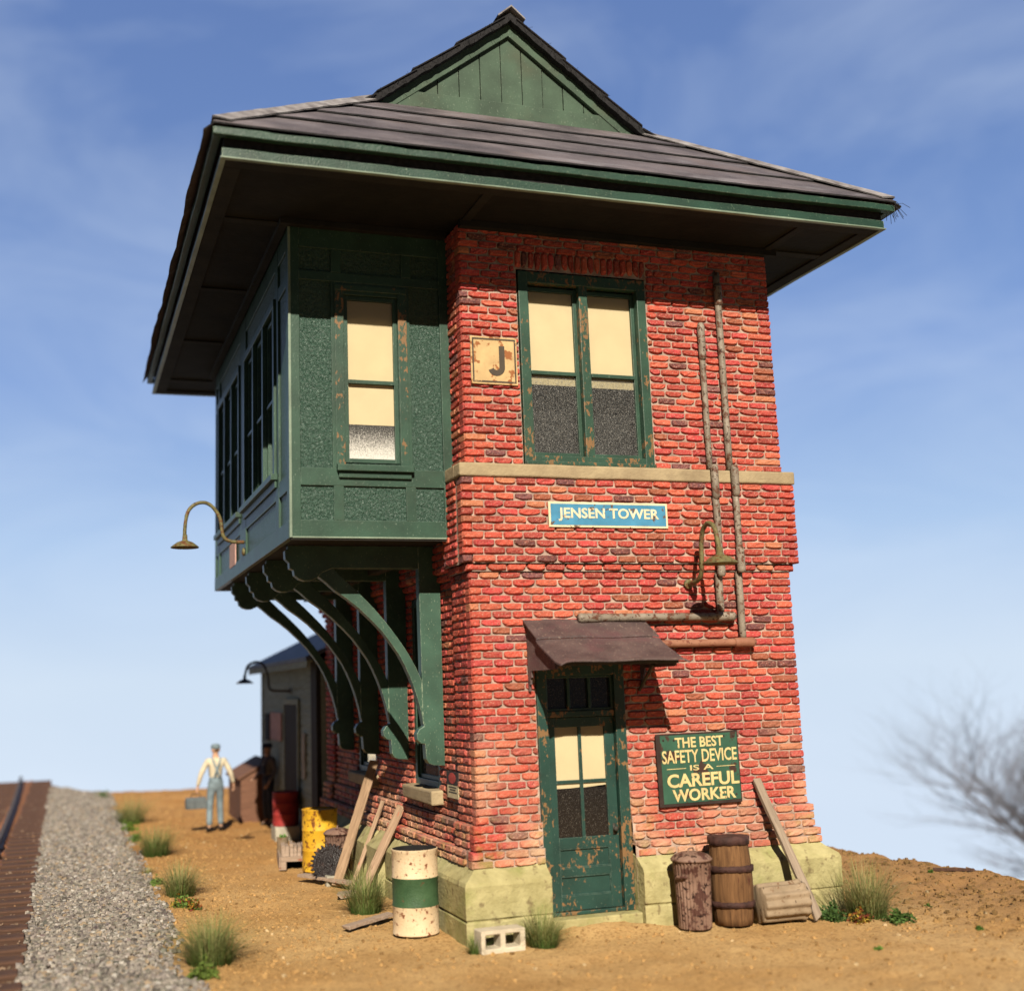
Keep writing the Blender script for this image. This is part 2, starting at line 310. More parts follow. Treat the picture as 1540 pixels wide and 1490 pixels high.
# ================================================================== SIGNAL TOWER
W, D = 3.7, 6.85
tower = empty('signal_tower', (0, 0, 0), 0, 'red brick railway signal tower with green overhanging bay and brown hipped roof', 'signal tower')
CO = .0785
def off_at(z):      # how far the courses stand proud of the wall face at height z
    if z < .80: return .085
    if z < 1.0: return .045
    if z < 3.46: return 0.0
    if z < 3.5415: return .036
    if z < 4.42: return .080
    return 0.0
BV = []; BF = []; BC = []; bcount = 0
PAL = [(.40, .052, .034), (.35, .038, .030), (.43, .066, .040), (.30, .030, .028), (.47, .095, .055), (.25, .030, .028), (.38, .047, .034), (.34, .027, .036), (.40, .035, .042)]
def bricks(O, U, N, rows, lo=False, dim=1.0):
    """rows: list of (u0,u1,z0,z1,off,depth)"""
    global bcount
    nx, nz = (3, 2) if lo else (7, 4)
    A = np.array(rows, float); B = len(A)
    if B == 0: return
    uu = np.linspace(0, 1, nx + 1); uu = uu if lo else np.array([0, .06, .2, .4, .6, .8, .94, 1.0]); vv = np.linspace(0, 1, nz + 1) if lo else np.array([0, .18, .5, .82, 1.0])
    u, v = np.meshgrid(uu, vv, indexing='ij'); u = u.ravel()[None]; v = v.ravel()[None]
    w = (A[:, 1] - A[:, 0])[:, None]; h = (A[:, 3] - A[:, 2])[:, None]
    ll = (RNG.random((B, 1)) ** 1.8) * .6; lr = (RNG.random((B, 1)) ** 1.8) * .6
    endb = (A[:, 5:6] > .1); ll = np.where(endb, ll * .15, ll); lr = np.where(endb, lr * .15, lr)
    cl = RNG.uniform(.03, .075, (B, 1)); crr = RNG.uniform(.03, .075, (B, 1))
    x = u * w
    lift = ll * np.clip(1 - x / cl, 0, 1) ** 1.6 + lr * np.clip(1 - (w - x) / crr, 0, 1) ** 1.6
    drop = np.where(endb, .03, .12) * (np.clip(1 - x / .02, 0, 1) + np.clip(1 - (w - x) / .02, 0, 1))
    zb = lift * h + RNG.uniform(-.003, .004, (B, u.shape[1])); zt = h * (1 - drop)
    z = zb + v * (zt - zb)
    ed = np.minimum(np.minimum(x, w - x), np.minimum(v * h, (1 - v) * h)); bul = np.clip(ed / .011, 0, 1) ** .6
    out = -.019 + .027 * bul + RNG.normal(0, .0028, (B, u.shape[1])) * (bul > .1) + RNG.uniform(-.006, .005, (B, 1))
    xj = x + RNG.normal(0, .0018, (B, u.shape[1])); 
    n1 = nz + 1; idx = lambda i, j: i * n1 + j
    ring = [idx(i, 0) for i in range(nx)] + [idx(nx, j) for j in range(nz)] + [idx(i, nz) for i in range(nx, 0, -1)] + [idx(0, j) for j in range(nz, 0, -1)]
    NV = u.shape[1]; nr = len(ring)
    X = np.concatenate([xj, xj[:, ring]], 1) + A[:, 0:1]; Z = np.concatenate([z, z[:, ring]], 1) + A[:, 2:3]
    OUT = np.concatenate([out, np.broadcast_to(-A[:, 5:6], (B, nr))], 1) + A[:, 4:5]
    P = np.array(O)[None, None] + X[..., None] * np.array(U) + OUT[..., None] * np.array(N); P[..., 2] += Z
    F = [(idx(i, j), idx(i + 1, j), idx(i + 1, j + 1), idx(i, j + 1)) for i in range(nx) for j in range(nz)] + [(ring[k], NV + k, NV + (k + 1) % nr, ring[(k + 1) % nr]) for k in range(nr)]
    F = np.array(F)
    flip = np.dot(np.cross(np.array(U), np.array((0, 0, 1.))), np.array(N)) < 0
    if flip: F = F[:, ::-1]
    tot = NV + nr
    c = np.array([PAL[i] for i in RNG.integers(0, len(PAL), B)]) * RNG.uniform(.86, 1.26, (B, 1)) * dim
    q = RNG.random(B); c[q < .06] = np.array((.070, .030, .040)) * RNG.uniform(.7, 1.5, ((q < .06).sum(), 1)); k = (q > .06) & (q < .10); c[k] = np.array((.25, .075, .04)); k = (q > .97); c[k] = np.array((.46, .17, .085))
    BV.append(P.reshape(-1, 3)); BF.append((F[None] + (np.arange(B) * tot)[:, None, None] + bcount).reshape(-1, 4)); BC.append(np.repeat(np.concatenate([c, np.ones((B, 1))], 1), tot, 0)); bcount += B * tot
def rows_for(u_lo, u_hi, z0, z1, holes, offf, ends=(True, True), corner=.13, start=0):
    out = []; n = int(round((z1 - z0) / CO)); ch = (z1 - z0) / n
    for r in range(n):
        za = z0 + r * ch; zc = za + ch / 2; of = offf(zc); a = u_lo - (of if ends[0] else 0); b = u_hi + (of if ends[1] else 0)
        cuts = []; p = a; first = .225 if (r + start) % 2 == 0 else .115
        first += random.uniform(-.02, .02)
        while p < b - .06:
            w = first if p == a else .225 + random.uniform(-.022, .022)
            e = p + w
            if b - e < .09: e = b
            cuts.append((p, e)); p = e
        for (s, e) in cuts:
            segs = [(s, e)]
            for (h0, h1, hz0, hz1) in holes:
                if hz0 < zc < hz1:
                    ns = []
                    for (x, y) in segs:
                        if y <= h0 or x >= h1: ns.append((x, y))
                        else:
                            if h0 - x > .03: ns.append((x, h0))
                            if y - h1 > .03: ns.append((h1, y))
                    segs = ns
            for (x, y) in segs:
                dep = .13 if ((x == a and ends[0]) or (y == b and ends[1])) else .09
                g = .004
                out.append((x + (0 if (x == a and ends[0]) else g), y - (0 if (y == b and ends[1]) else g), za + .006, za + ch - .0012, of, dep))
    return out
DOORH = (.666, 1.632, 0, 2.53); WINH = (.64, 2.145, 4.55, 6.665)
zb0, zb1, zb2, zb3 = .62, 4.41, 4.55, 7.1
# front
bricks((0, 0, 0), (1, 0, 0), (0, -1, 0), rows_for(0, W, zb0, zb1, [DOORH], off_at) + rows_for(0, W, zb2, zb3, [WINH, (.62, 2.165, 6.66, 6.885)], off_at, start=1))
sol = []      # soldier course over the window: bricks on end
for i in range(20):
    u = .625 + i * .0768; sol.append((u + .004, u + .0728, 6.672, 6.878, .004, .09))
bricks((0, 0, 0), (1, 0, 0), (0, -1, 0), sol)
# left wall: corner pier, recessed panel with two window openings, rear pier
LW1 = (1.30, 2.28, 1.27, 3.36); LW2 = (4.02, 5.02, 1.27, 3.36)
bricks((0, 0, 0), (0, 1, 0), (-1, 0, 0), rows_for(.13, .56, zb0, zb1, [], off_at, (False, False)) + rows_for(.13, .44, zb2, zb3, [], off_at, (False, False)))
offp = lambda z: off_at(z) - (.045 if z > .8 else 0)
bricks((0, 0, 0), (0, 1, 0), (-1, 0, 0), rows_for(.56, 6.35, zb0, 3.98, [LW1, LW2], offp, (False, False), start=1))
bricks((0, 0, 0), (0, 1, 0), (-1, 0, 0), rows_for(6.35, D, zb0, 3.98, [], off_at, (False, True)))
# right and rear walls
bricks((W, 0, 0), (0, 1, 0), (1, 0, 0), rows_for(.13, D, zb0, zb1, [], off_at, (False, True)) + rows_for(.13, D, zb2, zb3, [], off_at, (False, True)), lo=True)
bricks((0, D, 0), (1, 0, 0), (0, 1, 0), rows_for(.13, W - .13, zb0, zb1, [], off_at, (False, False)) + rows_for(.13, W - .13, zb2, zb3, [], off_at, (False, False)), lo=True)
# mortar bed behind the bricks, cut out round the openings, same mesh as the bricks
def mortar(O, U, N, us, zs, holes, offf, rec=0.0):
    us = sorted(set(us + [x for h in holes for x in h[:2]])); zs = sorted(set(zs + [x for h in holes for x in h[2:]]))
    V = []; F = []
    for i in range(len(us) - 1):
        for j in range(len(zs) - 1):
            uc = (us[i] + us[i + 1]) / 2; zc = (zs[j] + zs[j + 1]) / 2
            if any(h[0] < uc < h[1] and h[2] < zc < h[3] for h in holes): continue
            o = offf(zc) - .0165; b = len(V)
            for (u, z) in ((us[i], zs[j]), (us[i + 1], zs[j]), (us[i + 1], zs[j + 1]), (us[i], zs[j + 1])):
                p = Vector(O) + Vector(U) * u + Vector(N) * o; V.append((p.x, p.y, z))
            F.append((b, b + 1, b + 2, b + 3))
    return np.array(V), np.array(F)
bands = [.6, .778, 1.0148, 3.4626, 3.5415, 4.42, 5.8, 7.1]
MV = []; MF = []; mc = 0
for args in [((0, 0, 0), (1, 0, 0), (0, -1, 0), [.03, W - .03], bands, [DOORH, WINH], off_at),
             ((0, 0, 0), (0, 1, 0), (-1, 0, 0), [.03, .56], bands, [], off_at), ((0, 0, 0), (0, 1, 0), (-1, 0, 0), [.56, 6.35], bands[:6], [LW1, LW2], offp),
             ((0, 0, 0), (0, 1, 0), (-1, 0, 0), [6.35, D - .03], bands, [], off_at), ((W, 0, 0), (0, 1, 0), (1, 0, 0), [.03, D - .03], bands, [], off_at), ((0, D, 0), (1, 0, 0), (0, 1, 0), [.03, W - .03], bands, [], off_at),
             ((0, 0, 0), (0, 1, 0), (-1, 0, 0), [.5, D], [4.42, 7.1], [], lambda z: -.02)]:
    v, f = mortar(*args); MV.append(v); MF.append(f + mc); mc += len(v)
nb = bcount; V = np.concatenate(BV + MV); F = np.concatenate(BF + [f + nb for f in MF]); C = np.concatenate(BC + [np.ones((mc, 4))])
wall = raw('brick_wall', V, F, [M['brick'], M['mortar']], tower, C)
mi = np.zeros(len(F), np.int32); mi[-sum(len(f) for f in MF):] = 1; wall.data.polygons.foreach_set('material_index', mi)

# stone plinth following the footprint, open at the door
def plinth():
    prof = [(-.05, -.35), (.20, -.35), (.205, .165), (.188, .178), (.188, .186), (.205, .20), (.21, .49), (.195, .525), (.10, .595), (.06, .635), (-.05, .64)]
    
    def pt(kind, o, t=None):
        return {'fr': (W + o, -o), 'br': (W + o, D + o), 'bl': (-o, D + o), 'fl': (-o, -o)}[kind]
    keys = [('d', 1.634)] + [('d', x) for x in np.linspace(1.85, 3.5, 8)] + [('c', 'fr')] + [('r', y) for y in np.linspace(.4, D - .4, 6)] + [('c', 'br'), ('c', 'bl')] + [('l', y) for y in np.linspace(D - .3, .3, 24)] + [('c', 'fl')] + [('d', x) for x in np.linspace(.12, .664, 5)]
    rings = []
    for k, a in keys:
        rg = []
        for (o, z) in prof:
            j = random.uniform(-.008, .008) if k != 'c' else 0
            if k == 'd': rg.append((a, -(o + j), z + j * .6))
            elif k == 'l': rg.append((-(o + j), a, z + j * .6))
            elif k == 'r': rg.append((W + o, a, z))
            else: x, y = pt(a, o); rg.append((x, y, z))
        rings.append(rg)
    vs = [p for r in rings for p in r]; n = len(prof); fs = [(i * n + j, (i + 1) * n + j, (i + 1) * n + j + 1, i * n + j + 1) for i in range(len(rings) - 1) for j in range(n - 1)]
    b = MB(); b.add(vs, fs); b.add(rings[0], [tuple(range(n))]); b.add(rings[-1], [tuple(range(n))])
    for y0, y1, z1 in ((2.75, 3.30, .66), (3.42, 4.0, .64)):       # buttress blocks on the track side
        pr = [(-.20, -.2), (-.285, -.2), (-.285, .50), (-.10, z1), (-.05, z1)]
        b.prism(pr, lambda u, v, d: (u, d, v), y0, y1)
    return b.build('stone_base', M['stone'], tower, bevel=.012)
plinth()
b = MB(); b.box(.64, 1.66, -.13, .02, -.2, .112, j=.006); b.build('door_step', M['stone'], tower, bevel=.012)
# stone belt course
def belt():
    b = MB(); o = .095
    for (x0, x1, y0, y1) in ((-o, W + o, -o, .1), (-o, .1, .1, .395), (W - .1, W + o, .1, D + o)):
        n = max(2, int(max(x1 - x0, y1 - y0) / .25)); 
        b.box(x0, x1, y0, y1, 4.413, 4.552)
    bm = bmesh.new()
    o_ = b.build('stone_band', M['band'], tower)
    bm.from_mesh(o_.data); bmesh.ops.subdivide_edges(bm, edges=[e for e in bm.edges if e.calc_length() > .3], cuts=14, use_grid_fill=True)
    for v in bm.verts: v.co += Vector((random.uniform(-1, 1), random.uniform(-1, 1), random.uniform(-1, 1))) * .0035
    bm.to_mesh(o_.data); bm.free(); bv = o_.modifiers.new('bevel', 'BEVEL'); bv.width = .02; bv.segments = 3; bv.angle_limit = R(40)
belt()

# ---- windows. fr(u,z,d): u along the wall, d = depth into the wall
def wfn_front(x, y0): return lambda u, z, d: (u, y0 + d, z)
def bx(b, fn, u0, u1, z0, z1, d0, d1, mi=0):
    vs = [fn(u, z, d) for u in (u0, u1) for z in (z0, z1) for d in (d0, d1)]
    b.add(vs, [(0, 1, 3, 2), (4, 6, 7, 5), (0, 4, 5, 1), (2, 3, 7, 6), (0, 2, 6, 4), (1, 5, 7, 3)], mi)
def sash(fn, parent, u0, u1, z0, zm, z1, d, blind, mat='green', gl='glass', rail=.028, frost=False):
    """double-hung light: stiles and rails, pane, roller shade drawn to blind"""
    b = MB()
    bx(b, fn, u0 - .03, u0 + .012, z0 - .03, z1 + .03, d, d + .04); bx(b, fn, u1 - .012, u1 + .03, z0 - .03, z1 + .03, d, d + .04)
    bx(b, fn, u0 + .012, u1 - .012, z0 - .03, z0 + .014, d + .001, d + .04); bx(b, fn, u0 + .012, u1 - .012, z1 - .014, z1 + .03, d + .001, d + .04)
    bx(b, fn, u0 + .012, u1 - .012, zm - rail, zm + rail * .4, d - .014, d + .036)
    b.build('sash', M[mat], parent, bevel=.004)
    dp = .036 if frost else .022; p = MB(); p.add([fn(u0, z0, d + dp), fn(u1, z0, d + dp), fn(u1, zm, d + dp), fn(u0, zm, d + dp)], [(0, 1, 2, 3)])
    p.add([fn(u0, zm, d + .012), fn(u1, zm, d + .012), fn(u1, z1, d + .012), fn(u0, z1, d + .012)], [(0, 1, 2, 3)])
    q = p.build('pane', [M[gl], M['clear']], parent)
    if gl == 'glass':
        q.data.materials.clear(); q.data.materials.append(M['frost' if frost else 'glass']); q.data.materials.append(M['clear']); q.data.polygons[1].material_index = 1
    if blind:
        s = MB(); bl, tilt = blind
        s.add([fn(u0 - .02, bl, d + .034), fn(u1 + .02, bl + tilt, d + .034), fn(u1 + .02, z1 + .02, d + .034), fn(u0 - .02, z1 + .02, d + .034)], [(0, 1, 2, 3)])
        bx(s, fn, u0 - .02, u1 + .02, min(bl, bl + tilt) + .0, min(bl, bl + tilt) + .02, d + .036, d + .046, 1)
        s.build('roller_shade', [M['shade'], M['hem']], parent)
# front double window
ff = wfn_front(0, 0)
b = MB(); z0, z1 = 4.562, 6.645
bx(b, ff, .652, .756, z0, z1, -.012, .14); bx(b, ff, 2.03, 2.133, z0, z1, -.012, .14); bx(b, ff, .756, 2.03, 6.525, z1, -.010, .14)
bx(b, ff, .756, 2.03, z0, z0 + .10, -.016, .14); bx(b, ff, 1.345, 1.443, z0 + .10, 6.525, -.004, .14)
fw = b.build('window_frame', M['green_chip'], tower, bevel=.007)
bb = MB(); bx(bb, ff, .655, 2.13, z0 - .004, z0 + .035, -.05, -.016); bb.build('sill', M['green_chip'], fw, bevel=.006)
for (u0, u1, bl, ti) in ((.784, 1.317, 5.445, .0), (1.471, 2.002, 5.44, .0)):
    sash(ff, fw, u0, u1, z0 + .135, 5.575, 6.475, .075, (bl, ti), 'green')
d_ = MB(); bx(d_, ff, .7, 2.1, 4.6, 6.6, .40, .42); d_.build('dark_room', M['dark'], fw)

# ---- door
b = MB()
for (u0, u1) in ((.668, .775), (1.515, 1.628)): bx(b, ff, u0, u1, .118, 2.515, -.012, .15)
bx(b, ff, .775, 1.515, 2.415, 2.515, -.010, .15); bx(b, ff, .775, 1.515, 2.005, 2.065, .012, .15)
bx(b, ff, .775, 1.515, .118, .150, .0, .15)
df = b.build('door_frame', M['green_jamb'], tower, bevel=.006)
b = MB()
bx(b, ff, .775, .80, 2.065, 2.415, .03, .09); bx(b, ff, 1.49, 1.515, 2.065, 2.415, .03, .09); bx(b, ff, .80, 1.49, 2.065, 2.09, .03, .09); bx(b, ff, .80, 1.49, 2.39, 2.415, .03, .09)
for u in (1.03, 1.26): bx(b, ff, u - .016, u + .016, 2.09, 2.39, .034, .086)
b.build('transom_sash', M['green_door'], df, bevel=.004)
b = MB(); b.add([ff(.80, 2.09, .07), ff(1.49, 2.09, .07), ff(1.49, 2.39, .07), ff(.80, 2.39, .07)], [(0, 1, 2, 3)]); b.build('transom_pane', M['doorglass'], df)
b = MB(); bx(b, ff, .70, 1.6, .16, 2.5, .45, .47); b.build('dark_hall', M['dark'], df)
b = MB(); L0, L1, dz0, dz1 = .78, 1.51, .155, 2.0       # leaf
g0, g1, gz0, gz1, gm, gu = .865, 1.405, .84, 1.905, 1.375, 1.135
dl0, dl1 = .045, .09
bx(b, ff, L0, g0, dz0, dz1, dl0, dl1); bx(b, ff, g1, L1, dz0, dz1, dl0, dl1); bx(b, ff, g0, g1, gz1, dz1, dl0 + .001, dl1); bx(b, ff, g0, g1, .735, gz0, dl0 + .001, dl1)
bx(b, ff, g0, g1, dz0, .29, dl0 + .001, dl1); bx(b, ff, g0, g1, .475, .55, dl0 + .001, dl1)
bx(b, ff, g0, g1, .29, .475, dl0 + .022, dl1); bx(b, ff, g0, g1, .55, .735, dl0 + .022, dl1)
bx(b, ff, gu - .017, gu + .017, gz0, gz1, dl0 + .002, dl1 - .01); bx(b, ff, g0, gu - .017, gm - .02, gm + .014, dl0 + .004, dl1 - .012); bx(b, ff, gu + .017, g1, gm - .02, gm + .014, dl0 + .004, dl1 - .012)
for (a, c) in ((.29, .475), (.55, .735)):      # fine moulding round the panels
    bx(b, ff, g0, g1, a, a + .012, dl0 + .004, dl0 + .022); bx(b, ff, g0, g1, c - .012, c, dl0 + .004, dl0 + .022); bx(b, ff, g0, g0 + .012, a + .012, c - .012, dl0 + .004, dl0 + .022); bx(b, ff, g1 - .012, g1, a + .012, c - .012, dl0 + .004, dl0 + .022)
door = b.build('door', M['green_door'], tower, bevel=.004)
b = MB()
for (a, c) in ((g0, gu), (gu, g1)):
    for k, (z_a, z_b) in enumerate(((gz0, 1.31), (1.31, gz1))): b.add([ff(a, z_a, .062), ff(c, z_a, .062), ff(c, z_b, .062), ff(a, z_b, .062)], [(0, 1, 2, 3)], k)
b.build('pane', [M['doorglass'], M['clear']], door)
for (a, c, l, t_) in ((g0 - .004, gu, 1.302, .014), (gu, g1 + .004, 1.308, .02)):
    b = MB(); b.add([ff(a, l, .068), ff(c, l + t_, .068), ff(c, gz1 + .01, .068), ff(a, gz1 + .01, .068)], [(0, 1, 2, 3)]); b.build('roller_shade', M['shade'], door)
b = MB(); b.lathe([(.008, 0), (.008, .03), (.022, .035), (.026, .05), (.016, .062)], 14, lambda p: (1.462 + p.x, .047 - p.z, .90 + p.y)); b.box(1.446, 1.478, .038, .046, .84, .95); b.build('handle', M['dark_lamp_metal'], door, smooth=True)

# ---- awning over the door
def awning():
    u0, u1, yt, yb, zt, zb = .55, 1.885, -.005, -.93, 2.955, 2.525
    n = 14; top = []; P = []
    for k in range(n + 1):
        t = k / n; y = yt + (yb - yt) * t; z = zt + (zb - zt) * t - .035 * math.sin(math.pi * t) + (.02 * (t - .85) / .15 if t > .85 else 0)
        P.append((y, z))
    b = MB(); m = 24
    def sheet(ks, lift, tk=.016, ext=0):
        vs = []
        for k in ks:
            y, z = P[k]
            for i in range(m + 1):
                u = u0 - ext + (u1 - u0 + 2 * ext) * i / m; s = abs(2 * i / m - 1)
                vs.append((u + random.uniform(-.003, .003), y + (random.uniform(-.006, .006) if k in (ks[0], ks[-1]) else 0), z + lift + .004 * math.sin(u * 9 + k) - (.03 * max(0, (s - .9) / .1) * (k / n)) ))
        nn = len(vs); vs += [(x, y, z - tk) for x, y, z in vs]; fs = []
        K = len(ks)
        for a in range(K - 1):
            for i in range(m):
                p = a * (m + 1) + i; fs.append((p, p + 1, p + m + 2, p + m + 1)); fs.append((nn + p, nn + p + m + 1, nn + p + m + 2, nn + p + 1))
        for i in range(m): fs.append((i, nn + i, nn + i + 1, i + 1)); q = (K - 1) * (m + 1) + i; fs.append((q, q + 1, nn + q + 1, nn + q))
        for a in range(K - 1):
            p = a * (m + 1); fs.append((p, p + m + 1, nn + p + m + 1, nn + p)); p += m; fs.append((p, nn + p, nn + p + m + 1, p + m + 1))
        b.add(vs, fs)
    sheet(list(range(0, 6)), .022); sheet(list(range(5, n + 1)), 0.0, ext=.004)
    a = b.build('awning', M['sheet'], tower)
    for x in (u0 + .03, u1 - .07):     # ribbed cheeks
        c = MB(); k = 22
        for i in range(k):
            ya = -.02 - .70 * i / k; yc = -.02 - .70 * (i + .62) / k; t = (ya - yt) / (yb - yt); zt_ = zt + (zb - zt) * t - .05
            zlo = 2.47 - .0 * i + (.0 if i > 2 else -.20 * (3 - i) / 3); c.box(x, x + .022, yc, ya, zlo, max(zlo + .01, zt_))
        c.box(x + .012, x + .03, -.74, -.02, 2.475, 2.56)
        c.build('side_cheek', M['shed_dark'] if False else M['sheet'], a)
    c = MB(); c.box(u0 + .05, u1 - .05, -.80, -.74, 2.50, 2.545); c.tube([(u1 - .09, -.02, 2.25), (u1 - .09, -.35, 2.50)], .018, 6); c.build('brace', M['dark_lamp_metal'], a)
awning()

# ---- track-side windows of the brick wall, with stone sills
fl = lambda u, z, d: (d, u, z)
for h in (LW1, LW2):
    b = MB(); u0, u1, z0, z1 = h; bx(b, fl, u0 + .01, u0 + .09, z0, z1 - .01, .06, .14); bx(b, fl, u1 - .09, u1 - .01, z0, z1 - .01, .06, .14); bx(b, fl, u0 + .09, u1 - .09, z1 - .10, z1 - .01, .06, .14); bx(b, fl, u0 + .09, u1 - .09, z0, z0 + .07, .06, .14)
    wf = b.build('window_frame', M['green'], tower, bevel=.006); sash(fl, wf, u0 + .12, u1 - .12, z0 + .10, (z0 + z1) / 2, z1 - .13, .09, None, 'green')
    b = MB(); b.box(-.085, .10, u0 - .12, u1 + .06, z0 - .155, z0 - .003, j=.01); b.build('sill', M['band'], wf, bevel=.02)
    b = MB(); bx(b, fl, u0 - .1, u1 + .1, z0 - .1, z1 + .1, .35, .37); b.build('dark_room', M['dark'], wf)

# ---- overhanging bay
BX, BY0, BY1, BZ0, BZ1 = -1.706, .40, 6.55, 3.836, 7.10
bay = empty('bay', (0, 0, 0)); bay.parent = tower
fb = lambda u, z, d: (u, BY0 + d, z)
fs_ = lambda u, z, d: (BX + d, u, z)
fk = lambda u, z, d: (u, BY1 - d, z)
WB = (-1.135, -.565, 4.60, 6.38)          # window in the bay's end
b = MB()    # end frame: stiles and rails
for (u0, u1) in ((BX, -1.60), (-.10, .03)): bx(b, fb, u0, u1, BZ0, BZ1, -.006, .05)
for (z0, z1) in ((BZ0, 4.015), (4.365, 4.545), (6.51, 6.61), (6.86, BZ1)): bx(b, fb, -1.60, -.10, z0, z1, -.003, .05)
for (u0, u1) in ((-1.27, WB[0] - .005), (WB[1] + .005, -.43)): bx(b, fb, u0, u1, 4.545, 6.51, -.001, .05)
bx(b, fb, WB[0] - .005, WB[1] + .005, 6.38, 6.51, -.001, .05)
for (z0, z1) in ((4.015, 4.365), (6.61, 6.86)):
    for (u0, u1) in ((-1.265, -1.16), (-.51, -.405)): bx(b, fb, u0, u1, z0, z1, -.001, .05)
b.build('bay_frame', M['green'], bay, bevel=.005)
b = MB()    # casing that stands proud, chipped
bx(b, fb, BX - .010, BX + .016, BZ0, BZ1, -.014, .012); bx(b, fb, BX + .017, .03, BZ0 - .004, BZ0 + .012, -.014, .0); b.build('corner_bead', M['bead'], bay, bevel=.004); b = MB()
bx(b, fb, WB[0] - .10, WB[0] - .006, 4.58, 6.42, -.018, -.002); bx(b, fb, WB[1] + .006, WB[1] + .10, 4.58, 6.42, -.018, -.002); bx(b, fb, WB[0] - .10, WB[1] + .10, 6.42, 6.48, -.022, -.002)
wfb = b.build('window_frame', M['green_chip'], tower, bevel=.005)
sash(fb, wfb, -1.105, -.595, 4.64, 5.465, 6.345, .02, (5.015, 0), frost=True)
b = MB(); bx(b, fb, -1.235, -.435, 4.51, 4.575, -.075, .02); bx(b, fb, -1.215, -.455, 4.445, 4.508, -.035, -.004); b.build('sill', M['green'], wfb, bevel=.008)
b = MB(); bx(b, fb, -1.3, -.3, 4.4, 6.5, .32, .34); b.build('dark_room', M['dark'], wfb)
b = MB()    # hammered panels, end and side
def sheet_holes(fn, us, zs, holes):
    us = sorted(set(us + [x for h in holes for x in h[:2]])); zs = sorted(set(zs + [x for h in holes for x in h[2:]]))
    for i in range(len(us) - 1):
        for j in range(len(zs) - 1):
            if any(h[0] - 1e-4 < us[i] and us[i + 1] < h[1] + 1e-4 and h[2] - 1e-4 < zs[j] and zs[j + 1] < h[3] + 1e-4 for h in holes): continue
            b.add([fn(us[i], zs[j], .02), fn(us[i + 1], zs[j], .02), fn(us[i + 1], zs[j + 1], .02), fn(us[i], zs[j + 1], .02)], [(0, 1, 2, 3)])
sheet_holes(fb, [BX + .02, 0], [BZ0, BZ1], [WB])
GRP = [(1.22, 3.42), (3.92, 6.05)]
SW = [(g[0], g[1], 4.64, 6.47) for g in GRP]
sheet_holes(fs_, [BY0 + .02, BY1 - .02], [BZ0, BZ1], SW); sheet_holes(fk, [BX + .02, 0], [BZ0, BZ1], [])
b.build('bay_panel', M['stucco'], bay)
b = MB()    # side frame
for (u0, u1) in ((BY0 + .045, .56), (1.04, 1.22), (3.42, 3.92), (6.05, 6.18), (6.44, BY1)): bx(b, fs_, u0, u1, 4.015, BZ1, -.004, .05)
for (z0, z1) in ((BZ0, 4.015),): bx(b, fs_, BY0 + .045, BY1, z0, z1, -.008, .05)
for (z0, z1) in ((4.33, 4.50), (6.47, 6.61), (6.86, BZ1)):
    for (u0, u1) in ((.56, 1.04), (1.22, 3.42), (3.92, 6.05), (6.18, 6.44)): bx(b, fs_, u0, u1, z0, z1, -.001, .05)
for (u0, u1) in ((BX, -1.5), (-.1, 0)): bx(b, fk, u0, u1, BZ0, BZ1, -.004, .05)
for (z0, z1) in ((BZ0, 4.05), (4.42, 4.6), (6.6, BZ1)): bx(b, fk, -1.5, -.1, z0, z1, -.002, .05)
b.build('bay_frame', M['green'], bay, bevel=.005)
for g in GRP:
    b = MB(); w3 = (g[1] - g[0]) / 3
    for i in range(4):
        u = g[0] + w3 * i; bx(b, fs_, u - .05, u + .05, 4.60, 6.47, -.03, .06)
    bx(b, fs_, g[0] - .05, g[1] + .05, 6.45, 6.54, -.034, .0)
    wf = b.build('window_frame', M['green'], tower, bevel=.005)
    for i in range(3): sash(fs_, wf, g[0] + w3 * i + .085, g[0] + w3 * (i + 1) - .085, 4.67, 5.49, 6.41, .02, None)
    b = MB(); bx(b, fs_, g[0] - .10, g[1] + .10, 4.54, 4.605, -.075, .03); bx(b, fs_, g[0] - .08, g[1] + .08, 4.46, 4.538, -.03, -.006); b.build('sill', M['green'], wf, bevel=.006)
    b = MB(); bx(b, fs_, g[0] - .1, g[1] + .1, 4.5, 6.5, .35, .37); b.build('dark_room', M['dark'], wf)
b = MB(); b.box(BX + .01, .04, BY0 + .012, BY1 - .01, BZ0 + .004, BZ0 + .06); b.box(BX + .004, .0, BY0 + .0, BY0 + .05, BZ0 - .022, BZ0 + .002); b.build('bay_floor', M['soffit_trim'], bay)
b = MB(); b.box(-.42, -.30, 1.2, 6.4, 3.66, BZ0 + .003); b.box(-1.0, -.9, 1.2, 6.4, 3.70, BZ0 + .003); b.box(-.18, .04, 1.2, 6.4, 3.72, BZ0 + .003); b.build('bay_joist', M['shed_dark'], bay, bevel=.006)

